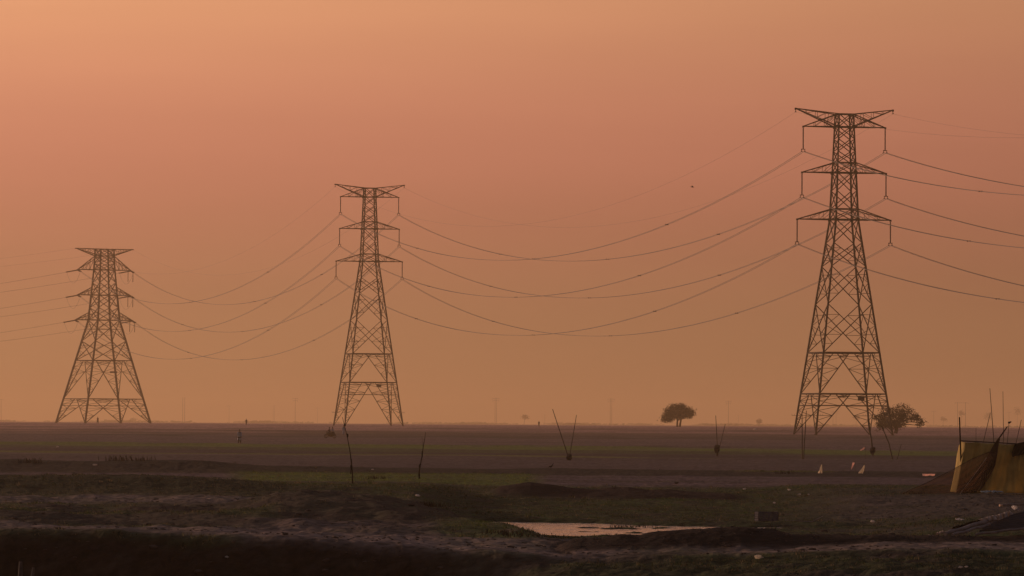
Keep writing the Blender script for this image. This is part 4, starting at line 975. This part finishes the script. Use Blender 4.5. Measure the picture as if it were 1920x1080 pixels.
# bent branch
p0 = GP(1500, 979).y
root = empty('branch', P(1500, 977, p0)); tag(root, 'bent grey branch lying right of the dark crate', 'branch'); mb = MB(); mb.tube([P(1472, 975, p0)-root.location, P(1500, 977, p0)-root.location, P(1524, 978, p0)-root.location, P(1533, 973, p0)-root.location, P(1544, 967, p0)-root.location], [.01, .014, .018, .016, .010], 6); mb.build('stem', M['wood'], root)
# two pale stakes, bottom left
for (x0, y0, x1, y1, r_, lb) in ((35, 1096, 39, 1053, .062, 'blurred pale stake at the bottom left, left one of two'), (50, 1100, 63, 1064, .050, 'blurred pale stake at the bottom left, leaning right')):
    D = 121.0; a = P(x0, y0, D); b = P(x1, y1, D); a.z = min(a.z, hz(a.x, a.y)-.1); root = empty('stake', a); tag(root, lb, 'stake', 'pale stakes'); mb = MB(); mb.tube([Vector((0, 0, 0)), (b-a)*.7, (b-a)], [r_, r_*.9, r_*.6], 8); mb.build('shaft', M['stone'], root, True)
# reeds along the pond shore
def reeds(px, py, n, h_, label, seed):
    p = GP(px, py); root = empty('reed_clump', p); tag(root, label, 'reeds', 'clumps of plants'); rr = random.Random(seed); mb = MB()
    for _ in range(n):
        x = rr.gauss(0, .35); y = rr.gauss(0, .25); l_ = h_*rr.uniform(.5, 1.1); lx = rr.gauss(0, .25)*l_
        mb.add([(x-.012, y, -.03), (x+.012, y, -.03), (x+lx*.5+.008, y, l_*.6), (x+lx, y, l_)], [(0, 1, 2, 3)])
    mb.build('foliage', M['leaf'], root)
reeds(942, 1000, 60, .11, 'dark tuft of plants at the left shore of the pond', 1); reeds(985, 1005, 50, .09, 'lower tuft of plants at the left tip of the pond', 2)
reeds(800, 948, 90, .14, 'tuft of weeds on the shoulder of the grassy hill', 3); reeds(1058, 987, 60, .08, 'small tuft in the water near the far shore', 4)
reeds(1178, 988, 50, .08, 'small tuft at the far shore right of the pond', 5); reeds(218, 864, 60, .35, 'bushy weeds on the crest of the left field bank', 6); reeds(60, 868, 60, .3, 'weeds at the left end of the field bank', 7)
reeds(265, 864, 50, .3, 'second clump of weeds right along the field bank', 8); reeds(705, 898, 50, .2, 'thin weeds in the green strip between the sticks', 9); reeds(1475, 889, 40, .25, 'weeds at the field edge left of the white cloths', 10)

# ------------------------------------------------------------------ haze
mb = MB(); x0, x1, y0, y1, z0, z1 = -33000, 33000, -60, 16500, -5.0, 71.0
mb.add([(x0, y0, z0), (x1, y0, z0), (x1, y1, z0), (x0, y1, z0), (x0, y0, z1), (x1, y0, z1), (x1, y1, z1), (x0, y1, z1)],
       [(0, 3, 2, 1), (4, 5, 6, 7), (0, 1, 5, 4), (1, 2, 6, 5), (2, 3, 7, 6), (3, 0, 4, 7)])
hm = bpy.data.materials.new('haze'); hm.use_nodes = True; t = hm.node_tree; t.nodes.clear(); o_ = ND(t, 'ShaderNodeOutputMaterial'); pv = ND(t, 'ShaderNodeVolumePrincipled')
pv.inputs['Color'].default_value = (.93, .70, .425, 1); pv.inputs['Density'].default_value = .00017; pv.inputs['Anisotropy'].default_value = .45
t.links.new(pv.outputs[0], o_.inputs['Volume'])
hz_o = mb.build('haze', hm); tag(hz_o, 'thin orange dust haze over the plain', 'haze', kind='stuff')
